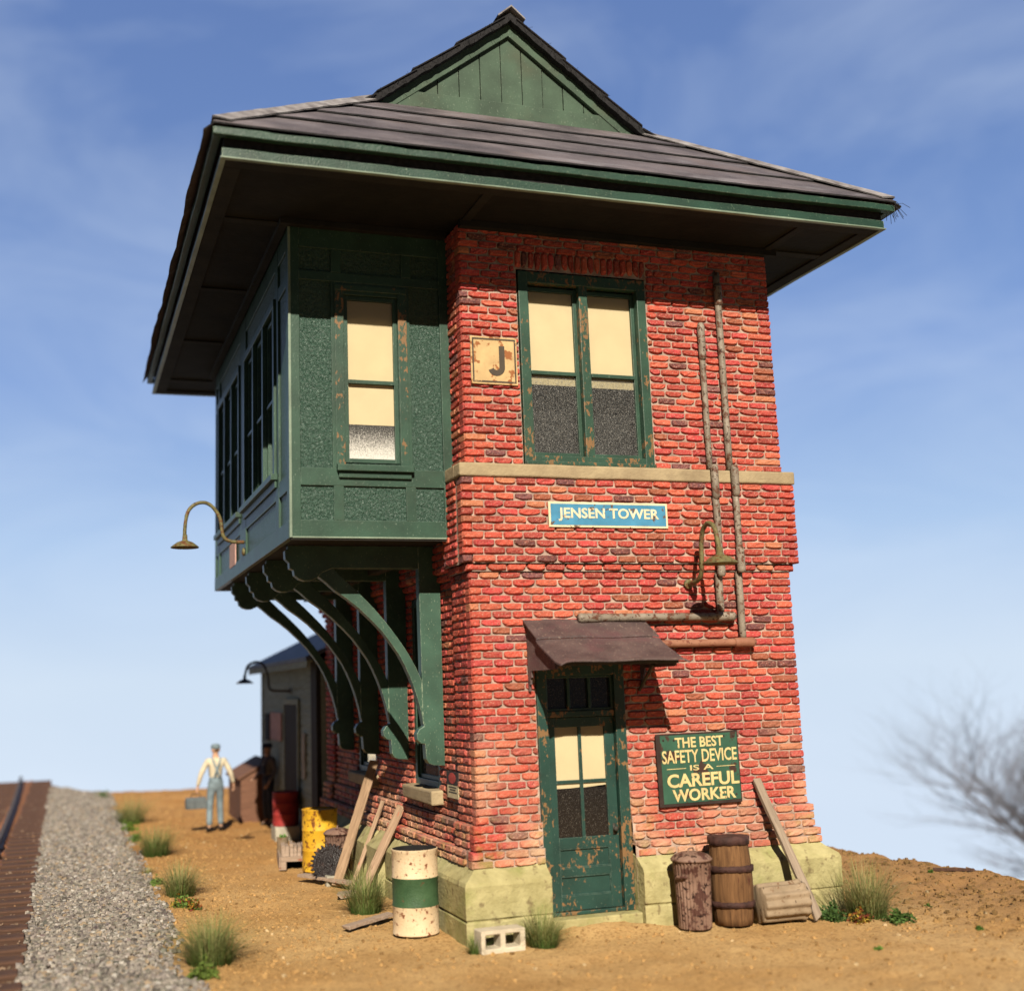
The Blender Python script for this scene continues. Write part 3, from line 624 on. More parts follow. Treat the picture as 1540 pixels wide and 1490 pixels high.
# ---- four curved brackets
def bracket(y):
    P = lambda u, v, d: (u, d, v)
    b = MB(); t = .062
    post = [(.035, 3.84), (-.205, 3.84), (-.195, 2.05), (-.185, 1.94), (-.235, 1.915), (-.268, 1.865), (-.262, 1.80), (-.225, 1.765), (-.178, 1.757), (-.168, 1.60), (-.14, 1.555), (-.09, 1.535), (.035, 1.525)]
    b.prism(post, P, y - t, y + t)
    beam = [(-.20, 3.84), (-1.615, 3.84), (-1.615, 3.80), (-1.645, 3.79), (-1.64, 3.70), (-1.60, 3.66), (-1.595, 3.60), (-1.555, 3.585), (-1.545, 3.53), (-1.50, 3.492), (-1.44, 3.472), (-1.37, 3.474), (-1.31, 3.50), (-1.25, 3.56), (-1.15, 3.60), (-.20, 3.60)]
    b.prism(beam, P, y - t + .003, y + t - .003)
    low = [(-1.34, 3.55), (-1.22, 3.46), (-1.111, 3.363), (-.99, 3.28), (-.865, 3.18), (-.713, 3.035), (-.61, 2.925), (-.524, 2.81), (-.44, 2.69), (-.374, 2.565), (-.32, 2.44), (-.278, 2.325), (-.243, 2.21), (-.215, 2.10), (-.19, 1.96)]
    up = [(-.10, 2.0), (-.13, 2.20), (-.17, 2.36), (-.211, 2.45), (-.25, 2.54), (-.294, 2.625), (-.355, 2.73), (-.426, 2.835), (-.51, 2.95), (-.597, 3.06), (-.70, 3.18), (-.805, 3.287), (-.91, 3.39), (-1.02, 3.49), (-1.14, 3.61)]
    n = len(low); up = up[::-1]; t2 = t - .006
    vs = [P(u, v, d) for d in (y - t2, y + t2) for (u, v) in low + up]; m = 2 * n; fs = []
    for i in range(n - 1):
        fs += [(i, i + 1, n + i + 1, n + i), (m + i, m + n + i, m + n + i + 1, m + i + 1), (i, m + i, m + i + 1, i + 1), (n + i, n + i + 1, m + n + i + 1, m + n + i)]
    b.add(vs, fs); return b.build('bracket', M['green_bracket'], tower, bevel=.007)
for k in range(4): bracket(1.125 + 1.3745 * k)

# ---- roof
EX0, EX1, EY0, EY1, EZ = -2.65, 4.69, -1.05, 7.9, 7.375
SF, SS = .752, .750
RX = (EX0 + EX1) / 2; GY0, GY1 = .95, EY1 - 2.0; RO = .17
roof = empty('roof', (0, 0, 0)); roof.parent = tower
def wob(x, k=0): return mnoise.noise(Vector((x * 1.3 + k * 7.1, k * 3.3, .5)))
def felt(axis_pt, srange, urange, k, first=False, n=46, side=False):
    """one course of roofing felt: axis_pt(u,s,lift); urange(s)->(u0,u1)"""
    s0, s1 = srange; V = []; nn = n + 1; rowsS = [s0, s0 + .06, s0 + (s1 - s0) * .5, s1 + .05]
    for j, s in enumerate(rowsS):
        u0, u1 = urange(max(s, 0))
        for i in range(nn):
            u = u0 + (u1 - u0) * i / n; ss = s; lift = .040 - .034 * min(1, max(0, (s - s0) / (s1 - s0)))
            if j == 0:
                ss = s + .022 * .6 * wob(u, k) + random.uniform(-.004, .004) - (.012 if first else 0) - ((.045 + .05 * abs(wob(u * .8, k + 3)) ) if first and side else 0); lift += .007 * wob(u * 1.7, k + 9) - (.012 if first else 0) - ((.03 + .04 * wob(u * 1.1, k + 6)) if first and side else 0)
            elif j == 1: lift += .005 * wob(u * 1.4, k + 5)
            V.append(axis_pt(u, ss, lift))
    m = len(V); V += [(x, y, z - (.017 if i < nn else .014)) for i, (x, y, z) in enumerate(V)]; Fc = []
    for j in range(3):
        for i in range(n): p = j * nn + i; Fc += [(p, p + 1, p + nn + 1, p + nn), (m + p, m + p + nn, m + p + nn + 1, m + p + 1)]
    for i in range(n): q = 3 * nn + i; Fc.append((q, q + 1, m + q + 1, m + q))
    for i in range(n): Fc.append((i, m + i, m + i + 1, i + 1))
    for j in range(3): p = j * nn; Fc.append((p, p + nn, m + p + nn, m + p)); p += n; Fc.append((p, m + p, m + p + nn, p + nn))
    return V, Fc, [0] * (7 * n) + [1] * (n + 6)  # lower edge faces go black: shadow beneath each lap put into the colour
def addfelt(bb, r):
    b0 = len(bb.m); bb.add(r[0], r[1]); bb.m[b0:] = r[2]
bf = MB()
ptF = lambda u, s, l: (u, EY0 + s, EZ + SF * s + l); urF = lambda s: (EX0 + s * SF / SS, EX1 - s * SF / SS)
ptB = lambda u, s, l: (u, EY1 - s, EZ + SF * s + l)
ptL = lambda u, s, l: (EX0 + s, u, EZ + SS * s + l); ptR = lambda u, s, l: (EX1 - s, u, EZ + SS * s + l)
SG = 2.0 * SF / SS
def urS(s): return (EY0 + s * SS / SF, EY1 - s * SS / SF) if s < SG else (GY0 - RO, GY1 + RO)
cut = [0, .50, 1.0, 1.5, 1.97]
for k in range(4):
    for pt, q in ((ptF, 0), (ptB, 20)): addfelt(bf, felt(pt, (cut[k], cut[k + 1]), urF, k + q, k == 0, 70))
cs = [0, .52, 1.04, 1.56, SG - .04, 2.45, 2.98, 3.55]
for k in range(7):
    for pt, q in ((ptL, 40), (ptR, 60)):
        addfelt(bf, felt(pt, (cs[k], cs[k + 1]), urS, k + q, k == 0, 60, True))
rf = bf.build('roof_felt', [M['felt'], M['tar']], roof)
bc = MB()    # hip and ridge caps of bleached felt
for sx in (0, 1):
    for sy in (0, 1):
        pts = []
        for i in range(25):
            t = i / 24; s = t * 1.98; x = EX0 + s * SF / SS; y = EY0 + s; z = EZ + SF * s + .066
            pts.append((x if not sx else EX0 + EX1 - x, y if not sy else EY0 + EY1 - y, z + .006 * wob(i * .7, sx * 2 + sy)))
        V = []
        for i, (x, y, z) in enumerate(pts):
            dx = (1 if not sx else -1); dy = (1 if not sy else -1); wv = .17 + .012 * wob(i * .9, 3)
            V += [(x - 0 * dx, y + wv * dy, z + 0 * wv - .006), (x, y, z + .014), (x + wv * dx, y, z - .006)]
            # the two wings lie on the two slopes
            V[-3] = (x - 0, y + wv * dy, z + .002) if False else V[-3]
        Fc = []
        for i in range(24):
            a = i * 3; Fc += [(a, a + 1, a + 4, a + 3), (a + 1, a + 2, a + 5, a + 4)]
        # edges: thin thickness
        m = len(V); V += [(x, y, z - .012) for x, y, z in V]; Fc += [(p[0] + m, p[3] + m, p[2] + m, p[1] + m) for p in Fc]
        bc.add(V, Fc)
rz = EZ + SS * (RX - EX0)
for sgn in (-1, 1):
    pass
V = []; n = 40
for i in range(n + 1):
    y = GY0 - RO - .03 + (GY1 - GY0 + 2 * RO + .06) * i / n; w_ = .17
    V += [(RX - w_, y, rz - SS * w_ + .07), (RX, y, rz + .09 + .008 * wob(y * 2, 4)), (RX + w_, y, rz - SS * w_ + .07)]
Fc = []
for i in range(n): a = i * 3; Fc += [(a, a + 1, a + 4, a + 3), (a + 1, a + 2, a + 5, a + 4)]
m = len(V); V += [(x, y, z - .02) for x, y, z in V]; Fc += [(p[0] + m, p[3] + m, p[2] + m, p[1] + m) for p in Fc] + [(0, m, m + 1, 1), (1, m + 1, m + 2, 2)]
bc.add(V, Fc)
bc.build('hip_cap', M['cap'], roof)
# fascia in two tiers: crown moulding above, board below, black strip painting the shadow between
def trim(name, y_out, y_in, z0, z1, mat, inset_corner, jit, bev):
    bm = bmesh.new()
    segs = [((EX0 + y_out, EX1 - y_out), 'F'), ((EX0 + y_out, EX1 - y_out), 'B'), ((EY0 + y_out, EY1 - y_out), 'L'), ((EY0 + y_out, EY1 - y_out), 'R')]
    b = MB()
    for (a, c), side in segs:
        n = int((c - a) / .14); V = []
        for i in range(n + 1):
            t = i / n; u = a + (c - a) * t
            wv = jit * wob(u * 1.1, {'F': 1, 'B': 2, 'L': 3, 'R': 4}[side]); wv2 = jit * .8 * wob(u * 3.1, 11)
            ui = min(max(u, a + (y_in - y_out)), c - (y_in - y_out))
            for (o, z, uu) in ((y_out, z0 + wv, u), (y_out + .0, z1 + wv2, u), (y_in, z1, ui), (y_in, z0 + wv, ui)):
                o2 = o + (jit * .5 * wob(u * 2.2, 17) if o == y_out else 0)
                V.append({'F': (uu, EY0 + o2, z), 'B': (uu, EY1 - o2, z), 'L': (EX0 + o2, uu, z), 'R': (EX1 - o2, uu, z)}[side])
        Fc = [(i * 4 + q, i * 4 + (q + 1) % 4, (i + 1) * 4 + (q + 1) % 4, (i + 1) * 4 + q) for i in range(n) for q in range(4)] + [(0, 1, 2, 3), (n * 4 + 3, n * 4 + 2, n * 4 + 1, n * 4)]
        b.add(V, Fc)
    return b.build(name, mat, roof, bevel=bev)
trim('crown_moulding', .012, .09, 7.285, 7.358, M['green_fascia'], 0, .012, .008)
trim('fascia_gap', .118, .135, 7.19, 7.31, M['tar'], 0, 0.0, 0)
trim('fascia_board', .10, .135, 7.108, 7.205, M['green_fascia'], 0, .009, .006)
trim('drip_edge', .085, .135, 7.100, 7.116, M['bead'], 0, .006, .004)
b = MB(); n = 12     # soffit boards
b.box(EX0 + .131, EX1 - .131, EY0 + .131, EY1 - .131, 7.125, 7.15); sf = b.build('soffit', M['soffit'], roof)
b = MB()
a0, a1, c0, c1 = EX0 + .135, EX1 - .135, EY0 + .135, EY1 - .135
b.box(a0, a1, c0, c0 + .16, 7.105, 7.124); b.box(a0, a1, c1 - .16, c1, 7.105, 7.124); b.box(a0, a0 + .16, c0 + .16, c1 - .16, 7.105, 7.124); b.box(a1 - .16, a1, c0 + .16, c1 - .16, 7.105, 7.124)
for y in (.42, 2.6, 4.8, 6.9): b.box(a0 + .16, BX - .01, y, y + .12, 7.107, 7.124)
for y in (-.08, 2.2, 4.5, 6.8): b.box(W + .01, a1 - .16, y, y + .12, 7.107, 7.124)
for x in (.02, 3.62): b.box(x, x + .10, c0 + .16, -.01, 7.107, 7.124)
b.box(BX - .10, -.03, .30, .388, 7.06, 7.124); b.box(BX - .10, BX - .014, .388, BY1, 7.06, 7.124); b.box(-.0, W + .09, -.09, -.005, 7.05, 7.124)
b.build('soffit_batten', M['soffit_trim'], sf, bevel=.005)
# gablets
for front in (1, 0):
    gy = GY0 if front else GY1; sg = -1 if front else 1; gz = EZ + SF * 2.0; hw = (rz - gz) / SS
    gb = empty('gable', (0, 0, 0)); gb.parent = tower
    b = MB(); x = RX - hw; k = 0
    while x < RX + hw:
        x1 = min(x + .262, RX + hw); a, c = x + .007, x1 - .007; zt = lambda q: rz - SS * abs(q - RX) - .02
        poly = [(a, gz - .02), (c, gz - .02), (c, max(gz, zt(c)))] + ([(RX, zt(RX))] if a < RX < c else []) + [(a, max(gz, zt(a)))]
        j = random.uniform(-.006, .006); b.prism(poly, lambda u, v, d: (u, d, v), gy + j, gy + .04 + j); x = x1; k += 1
    b.build('gable_boards', M['green_gable'], gb)
    b = MB(); w = .20
    for s in (-1, 1):    # raking boards
        e = lambda q, dz: (RX + s * q, rz - SS * q + dz)
        poly = [e(0, -.03), e(hw + .06, -.03), e(hw + .02, -.03 - w * .2), e(hw - .06 - .12, -.03 - w), e(0, -.03 - w)]
        b.prism(poly, lambda u, v, d: (u, d + (0 if s < 0 else sg * .003), v), gy + sg * .055, gy + sg * .008)
    b.build('raking_board', M['green_gable'], gb, bevel=.005)
    b = MB(); n = 30; lo = [(RX - hw + .12 + (2 * hw - .24) * i / n, gz - .03 + random.uniform(-.012, .012)) for i in range(n + 1)]
    b.prism(lo + [(RX + hw - .26, gz + .165), (RX - hw + .26, gz + .165)], lambda u, v, d: (u, d, v), gy + sg * .045, gy + sg * .006); b.build('base_board', M['green_gable'], gb, bevel=.004)
    b = MB()             # black frayed roof edge over the rake
    for s in (-1, 1):
        n = 40
        top = [(RX + s * (hw + .22) * i / n, rz - SS * (hw + .22) * i / n + .012) for i in range(n + 1)]
        bot = [(x_, z_ - .085 - random.uniform(0, .02) + (.03 if i > n - 4 else 0)) for i, (x_, z_) in enumerate(top)][::-1]
        V = [(u, gy + sg * (RO - .02), v) for u, v in top + bot] + [(u, gy + sg * .03, v) for u, v in top + bot]; q = 2 * (n + 1)
        Fc = []
        for i in range(n): Fc += [(i, i + 1, q - 2 - i, q - 1 - i), (q + i, 2 * q - 1 - i, 2 * q - 2 - i, q + i + 1), (q - 1 - i, q - 2 - i, 2 * q - 2 - i, 2 * q - 1 - i), (i, q + i, q + i + 1, i + 1)]
        b.add(V, Fc)
    b.build('verge', M['tar'], gb)
    b = MB()             # loose felt fibres on the edge
    for i in range(120):
        s = random.choice((-1, 1)); q = random.uniform(0, hw + .2); p = Vector((RX + s * q, gy + sg * (RO - .015), rz - SS * q - random.uniform(-.01, .06)))
        l = random.uniform(.02, .07); p2 = p + Vector((random.uniform(-.5, .5), sg * random.uniform(.1, .5), random.uniform(-1, .4))).normalized() * l; b.tube([p, (p + p2) / 2 + Vector((0, 0, .008)), p2], .0022, 3, caps=False)
    fib = b.build('felt_fibres', M['tar'], gb); tag(fib, kind='stuff')
b = MB()
for i in range(16):
    p = Vector((EX1 - .02 + random.uniform(-.05, .03), EY0 + random.uniform(-.02, .08), EZ + random.uniform(-.05, .03))); d = Vector((random.uniform(.1, .9), random.uniform(-.5, .3), random.uniform(-1, .1))).normalized(); l = random.uniform(.05, .17)
    b.tube([p, p + d * l * .5 + Vector((0, 0, -.01)), p + d * l + Vector((0, 0, -.05 * l / .1))], .003, 3, caps=False)
fib = b.build('felt_fibres', M['tar'], roof); tag(fib, kind='stuff')

# ------------------------------------------------------------------ lettering
def text_mesh(name, body, mat, parent, loc, height, width, bold=0.0, ext=.0015, rot=(math.pi / 2, 0, 0)):
    cu_ = bpy.data.curves.new(name, 'FONT'); cu_.body = body; cu_.size = 1; cu_.offset = bold; cu_.extrude = ext; cu_.align_x = 'LEFT'; cu_.resolution_u = 3
    t = bpy.data.objects.new(name, cu_); COL.objects.link(t); bpy.context.view_layer.update()
    me = bpy.data.meshes.new_from_object(t.evaluated_get(bpy.context.evaluated_depsgraph_get())); bpy.data.objects.remove(t)
    xs = [v.co.x for v in me.vertices]; ys = [v.co.y for v in me.vertices]; x0, x1, y0, y1 = min(xs), max(xs), min(ys), max(ys)
    for v in me.vertices: v.co.x = (v.co.x - x0) / (x1 - x0) * width; v.co.y = (v.co.y - y0) / (y1 - y0) * height
    me.materials.clear(); me.materials.append(mat); me.name = name; o = bpy.data.objects.new(name, me); COL.objects.link(o); o.parent = parent; o.location = loc; o.rotation_euler = rot; return o
def mat_sign(name, base, worn, thr, scale=9, rough=.6, second=None):
    t = NT(name); c = t.mix(t.ramp(t.noise(6, 4), .3, .7), tuple(x * .8 for x in base), tuple(min(1, x * 1.15) for x in base))
    g = t.N.new('ShaderNodeNewGeometry'); mp = t.N.new('ShaderNodeMapping'); t.L.new(g.outputs['Position'], mp.inputs[0])
    n = t.N.new('ShaderNodeTexNoise'); n.inputs['Scale'].default_value = scale; n.inputs['Detail'].default_value = 5; n.inputs['Roughness'].default_value = .65; t.L.new(mp.outputs[0], n.inputs['Vector'])
    c = t.mix(t.ramp(n.outputs[0], thr, thr + .03), c, worn)
    if second: c = t.mix(t.ramp(t.noise(3, 3, off=8), .5, .7, 0, .8), c, second)
    return t.fin(c, rough, .35)
M['jplate'] = mat_sign('tan_enamel', (.50, .34, .16), (.26, .09, .025), .54, 7, .7); M['jink'] = mat_sign('faded_black_ink', (.06, .045, .03), (.40, .25, .11), .64, 10, .7)
M['blue'] = mat_sign('blue_enamel', (.055, .22, .36), (.10, .06, .04), .605, 13); M['bone'] = mat_sign('bone_white_paint', (.68, .58, .38), (.12, .07, .04), .625, 13)
M['sgreen'] = mat_sign('green_enamel', (.028, .085, .052), (.045, .022, .015), .575, 6); M['sgold'] = mat_sign('yellow_letter_paint', (.60, .46, .21), (.12, .06, .025), .625, 9)
M['sedge'] = m_simple('dark_sign_edge', (.03, .018, .014), .8)
M['posterred'] = m_simple('poster_red', (.42, .06, .05), .8); M['poster_dark'] = m_simple('poster_dark', (.04, .03, .03), .8); M['paper'] = m_simple('yellowed_paper', (.50, .42, .26), .9, .2)
M['ink'] = m_simple('print_ink', (.05, .045, .04), .9)
M['pink'] = m_simple('faded_pink_paper', (.50, .30, .25), .9, .2)
def plate(b, x0, x1, z0, z1, y0, y1, mi=0, r=0.0): b.box(x0, x1, y0, y1, z0, z1, mi)
# letter J
j = empty('letter_sign', (.345, -.012, 5.385), 0, 'square rusty tan plate with a dark letter J left of the upper window', 'sign')
b = MB(); b.box(-.255, .255, -.014, 0, 0, .505); b.build('plate', M['jplate'], j, bevel=.004)
b = MB()
for (x0, x1, z0, z1) in ((-.238, .238, .470, .488), (-.238, .238, .018, .036), (-.238, -.222, .036, .470), (.222, .238, .036, .470)): b.box(x0, x1, -.0165, -.0142, z0, z1)
b.build('border', M['jink'], j)
b = MB(); outer = [(.085, .41), (.085, .175)] + [(.085 - .095 + .095 * math.cos(a), .175 - .095 * math.sin(a) * 1.0) for a in np.linspace(0.25, math.pi - .5, 9)]
st = []
cx_, cz_, ro_, ri_ = -.005, .185, .095, .033
out_ = [(cx_ + ro_, .41), (cx_ + ro_, cz_)] + [(cx_ + ro_ * math.cos(a), cz_ - ro_ * math.sin(a)) for a in np.linspace(.2, 2.75, 10)]
inn = [(cx_ + ri_, .41), (cx_ + ri_, cz_)] + [(cx_ + ri_ * math.cos(a), cz_ - ri_ * math.sin(a)) for a in np.linspace(.2, 2.75, 10)]
V = [(u + .025, -.0175, v) for u, v in out_] + [(u + .025, -.0175, v) for u, v in inn]; n = len(out_)
b.add(V, [(i, i + 1, n + i + 1, n + i) for i in range(n - 1)]); b.build('letter', M['jink'], j)
# JENSEN TOWER
j = empty('name_board', (1.517, -.088, 3.905), 0, 'long blue enamel board with cream border reading JENSEN TOWER', 'sign')
b = MB(); b.box(-.675, .675, -.018, 0, 0, .262, 0); b.build('border', M['bone'], j, bevel=.003); b = MB(); b.box(-.652, .652, -.0205, -.0185, .022, .240); b.build('panel', M['blue'], j)
text_mesh('lettering', 'JENSEN TOWER', M['bone'], j, (-.57, -.0225, .062), .138, 1.14, .022)
# safety sign
j = empty('safety_sign', (2.42, -.03, 1.08), 0, 'square rusted green enamel sign with yellow words about a careful worker', 'sign'); j.rotation_euler = (0, R(-.6), 0)
b = MB(); b.box(-.482, .468, -.016, 0, -.002, .722); b.build('backing', M['sedge'], j, bevel=.006); b = MB(); b.box(-.435, .455, -.0195, -.0165, .03, .705); b.build('panel', M['sgreen'], j, bevel=.002)
for (t_, x, z, h, w_, bo) in (('THE BEST', -.27, .575, .105, .56, .022), ('SAFETY DEVICE', -.425, .425, .13, .862, .016), ('IS A', -.115, .345, .055, .27, .012), ('CAREFUL', -.385, .185, .135, .83, .028), ('WORKER', -.335, .045, .122, .73, .028)):
    text_mesh('lettering', t_, M['sgold'], j, (x, -.0215, z), h, w_, bo)
for x0, x1 in ((-.38, -.16), (.19, .41)): MB().box(x0, x1, -.0212, -.0197, .368, .374).build('rule', M['sgold'], j)
for x, z in ((-.40, .66), (-.28, .655), (.30, .67), (.41, .665), (.40, .08)):
    b = MB(); b.lathe([(.011, 0), (.011, .004), (.004, .006)], 8, lambda p, x=x, z=z: (x + p.x, -.0195 - p.z, z + p.y)); b.build('nail', M['sedge'], j)
# poster round the corner
j = empty('poster', (-.004, .70, 1.225), 0, 'small torn poster with a red disc on the track-side brick near the corner', 'poster')
b = MB(); b.box(-.006, 0, -.2, .19, .13, .262); b.build('upper_sheet', M['poster_dark'], j); b = MB(); b.box(-.007, .001, -.19, .17, .0, .125); b.build('lower_sheet', M['paper'], j)
b = MB(); b.lathe([(.055, 0), (.055, .002)], 22, lambda p: (-.0075 - p.z, p.x * 2.0, .197 + p.y)); b.build('disc', M['posterred'], j)
b = MB()
for i, (z, w_) in enumerate(((.10, .13), (.075, .10), (.05, .14))): b.box(-.0086, -.0074, -w_, w_ * .9, z, z + .012)
b.build('print', M['ink'], j)
j = tag(MB().box(BX - .014, BX - .0005, 4.3, 4.85, 3.99, 4.30).build('notice', M['pink']), 'faded pinkish paper notice on the low side panel of the green bay', 'notice')

# ------------------------------------------------------------------ conduits and gooseneck lamps
def sub(a, c, n=10): return [tuple(a[i] + (c[i] - a[i]) * t / n for i in range(3)) for t in range(n + 1)]
def conduit(segs, label):
    root = empty('conduit_pipe', segs[0][0], 0, label, 'pipe', 'pipes on the front wall'); o = Vector(root.location)
    for (a, c, r, nm, mt) in segs:
        b = MB(); b.tube([Vector(p) - o for p in sub(a, c)], [r * (.75 if (nm == 'coupling' and i in (0, 10)) else 1) for i in range(11)], 12, wob=.018); b.build(nm, M[mt], root, smooth=True)
conduit([((2.775, -.035, 6.17), (2.775, -.035, 4.56), .034, 'riser', 'weathered_pipe'), ((2.775, -.047, 6.20), (2.775, -.047, 5.78), .042, 'coupling', 'weathered_pipe'), ((2.775, -.128, 4.60), (2.775, -.128, 4.22), .042, 'coupling', 'weathered_pipe'),
         ((2.775, -.118, 4.24), (2.775, -.118, 3.42), .038, 'riser', 'weathered_pipe'), ((2.775, -.128, 3.66), (2.775, -.128, 3.40), .045, 'coupling', 'weathered_pipe'), ((2.775, -.065, 3.45), (2.775, -.06, 3.02), .040, 'riser', 'weathered_pipe'),
         ((2.93, -.065, 2.985), (1.14, -.065, 2.985), .042, 'branch', 'weathered_pipe'), ((2.93, -.075, 2.985), (2.70, -.075, 2.985), .052, 'coupling', 'weathered_pipe'), ((1.38, -.065, 2.985), (1.13, -.065, 2.985), .050, 'coupling', 'weathered_pipe')], 'left, shorter conduit that turns along the wall just above the awning')
conduit([((3.02, -.035, 6.80), (3.02, -.035, 4.56), .038, 'riser', 'weathered_pipe'), ((3.02, -.047, 6.66), (3.02, -.047, 6.42), .046, 'coupling', 'weathered_pipe'), ((3.02, -.128, 4.60), (3.02, -.128, 4.26), .044, 'coupling', 'weathered_pipe'),
         ((3.02, -.118, 4.28), (3.02, -.118, 3.44), .036, 'riser', 'weathered_pipe'), ((3.02, -.128, 3.72), (3.02, -.128, 3.44), .045, 'coupling', 'weathered_pipe'), ((3.02, -.065, 3.46), (3.02, -.06, 2.74), .038, 'riser', 'weathered_pipe'),
         ((3.10, -.065, 2.71), (1.80, -.065, 2.71), .040, 'branch', 'rusty_pipe'), ((3.15, -.075, 2.71), (2.90, -.075, 2.71), .052, 'coupling', 'rusty_pipe')], 'right, taller conduit rising to the eaves that ends in a rusty branch behind the awning')
def lamp(loc, out, mat, label, arm, s=1.0):
    """gooseneck lamp: arm is a list of (distance out, height) from the wall"""
    root = empty('gooseneck_lamp', loc, 0, label, 'lamp', 'gooseneck lamps on the buildings'); out = Vector(out).normalized()
    f = lambda a: out * a[0] + Vector((0, 0, a[1]))
    # smooth the arm
    P_ = [f(a) for a in arm]; Q = []
    for i in range(len(P_) - 1):
        p0 = P_[max(i - 1, 0)]; p1 = P_[i]; p2 = P_[i + 1]; p3 = P_[min(i + 2, len(P_) - 1)]
        for k in range(5):
            t = k / 5; Q.append(.5 * ((2 * p1) + (p2 - p0) * t + (2 * p0 - 5 * p1 + 4 * p2 - p3) * t * t + (3 * p1 - p0 - 3 * p2 + p3) * t ** 3))
    Q.append(P_[-1])
    b = MB(); b.tube(Q, .024 * s, 10, wob=.08); b.build('arm', M[mat], root, smooth=True)
    e = f(arm[-1]); b = MB(); prof = [(.03, .11), (.034, .04), (.05, .03), (.10, .012), (.175, -.045), (.18, -.058), (.165, -.052), (.09, .0), (.03, .01)]
    b.lathe([(r * s, z * s) for r, z in prof], 24, lambda p: p + e); b.build('lamp_shade', M[mat], root, smooth=True)
    b = MB(); b.lathe([(.05, 0), (.05, .02), (.03, .03)], 14, lambda p: tuple(Vector((p.x, 0, p.y)) + Vector((0, -p.z, 0))) if abs(out.y) > .5 else tuple(Vector((-p.z, p.x, p.y)))); b.build('wall_plate', M[mat], root)
lamp((2.43, -.02, 3.33), (.02, -1, 0), 'mossy_lamp_metal', 'mossy gooseneck lamp hanging in front of the conduits on the brick front', [(0, 0), (.20, .02), (.29, .12), (.31, .35), (.36, .52), (.47, .58), (.58, .52), (.63, .36), (.65, .20)], 1.0)
lamp((BX - .01, 3.5, 4.06), (-1, 0, 0), 'mossy_lamp_metal', 'mossy gooseneck lamp reaching out from the side of the green bay', [(0, .12), (.17, .13), (.26, .20), (.30, .42), (.42, .58), (.56, .60), (.68, .50), (.72, .30), (.72, .10)], .95)

# ================================================================== GROUND, TRACK
_T = RNG.random((256, 256))
def vnoise(x, y):
    xi = np.floor(x).astype(int); yi = np.floor(y).astype(int); fx = x - xi; fy = y - yi; fx = fx * fx * (3 - 2 * fx); fy = fy * fy * (3 - 2 * fy)
    g = lambda a, b: _T[a & 255, b & 255]
    return (g(xi, yi) * (1 - fx) + g(xi + 1, yi) * fx) * (1 - fy) + (g(xi, yi + 1) * (1 - fx) + g(xi + 1, yi + 1) * fx) * fy
def sstep(a, b, x): t = np.clip((x - a) / (b - a), 0, 1); return t * t * (3 - 2 * t)
XE = 6.47
def hgt(x, y):
    x = np.asarray(x, float); y = np.asarray(y, float)
    n = (vnoise(x * .9 + 3, y * .9) - .5) * .05 + (vnoise(x * 3.1, y * 3.1 + 9) - .5) * .028 + (vnoise(x * 9, y * 9) - .5) * .018 + (vnoise(x * 21, y * 21 + 5) - .5) * .012
    rough = 1 + .9 * sstep(3.6, 5.2, x); h = n * rough - .02
    h = h + .03 * sstep(2.5, 6.0, x)
    bed = sstep(-2.55, -3.05, x); h = h * (1 - bed * .7) + bed * .015                         # ballast bed
    h = h + .10 * np.exp(-((x + 1.2) ** 2 / 1.4 + (y - 18.5) ** 2 / 2.0)) + .08 * np.exp(-((x - .2) ** 2 / .4 + (y - 17.5) ** 2 / 2.0)) * sstep(-3, -2, x)
    house = sstep(.0, -.5, np.maximum(np.abs(x - W / 2) - W / 2 - .2, np.abs(y - D / 2) - D / 2 - .2)); h = h * (1 - house) - .03 * house
    h = h + .085 * np.exp(-((x - 1.15) / .55) ** 2 - ((y + .12) / .26) ** 2)
    ye = 21 + 4.5 * sstep(-3.0, -4.4, x) + (vnoise(x * .8, y * 0 + 4) - .5) * 1.0
    d1 = np.maximum(0, x - XE - (vnoise(y * 1.2, y * 0) - .5) * .12); d2 = np.maximum(0, y - ye); d3 = np.maximum(0, -9 - x); d4 = np.maximum(0, -16 - y)
    dd = np.sqrt(d1 ** 2 + d2 ** 2 + d3 ** 2 + d4 ** 2)
    return h - (.62 * np.minimum(dd, 6) + .2 * np.maximum(dd - 6, 0)) + np.where(dd > 3, (vnoise(x * .2, y * .2) - .5) * 2 * np.clip((dd - 3) / 10, 0, 1), 0)
def H(x, y): return float(hgt(np.array([x]), np.array([y]))[0])
def mat_ground():
    t = NT('sandy_earth'); c = t.mix(t.ramp(t.noise(.7, 5), .35, .68), (.47, .27, .10), (.61, .40, .18))
    c = t.mix(t.ramp(t.noise(26, 5, .65, off=3), .50, .66, 0, .75), c, (.235, .115, .04)); c = t.mix(t.ramp(t.noise(75, 3, off=6), .62, .70, 0, .6), c, (.68, .47, .22))
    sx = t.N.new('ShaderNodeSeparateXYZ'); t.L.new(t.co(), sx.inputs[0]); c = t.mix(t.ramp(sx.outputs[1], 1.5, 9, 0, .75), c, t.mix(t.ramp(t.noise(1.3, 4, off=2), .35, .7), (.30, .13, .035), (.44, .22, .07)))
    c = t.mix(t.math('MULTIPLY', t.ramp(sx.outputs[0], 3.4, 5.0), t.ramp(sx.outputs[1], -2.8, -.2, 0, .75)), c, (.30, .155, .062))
    c = t.mix(t.ramp(sx.outputs[0], -2.75, -3.15, 0, .85), c, (.16, .11, .08)); c = t.mix(t.ramp(sx.outputs[0], -4.0, -4.3, 0, .9), c, (.13, .065, .04))
    c = t.mix(t.ramp(sx.outputs[2], -1.5, -4), c, (.10, .11, .045))
    t.bump(t.noise(48, 6, .7, off=1), .03, .8); return t.fin(c, .95, .1)
M['ground'] = mat_ground()
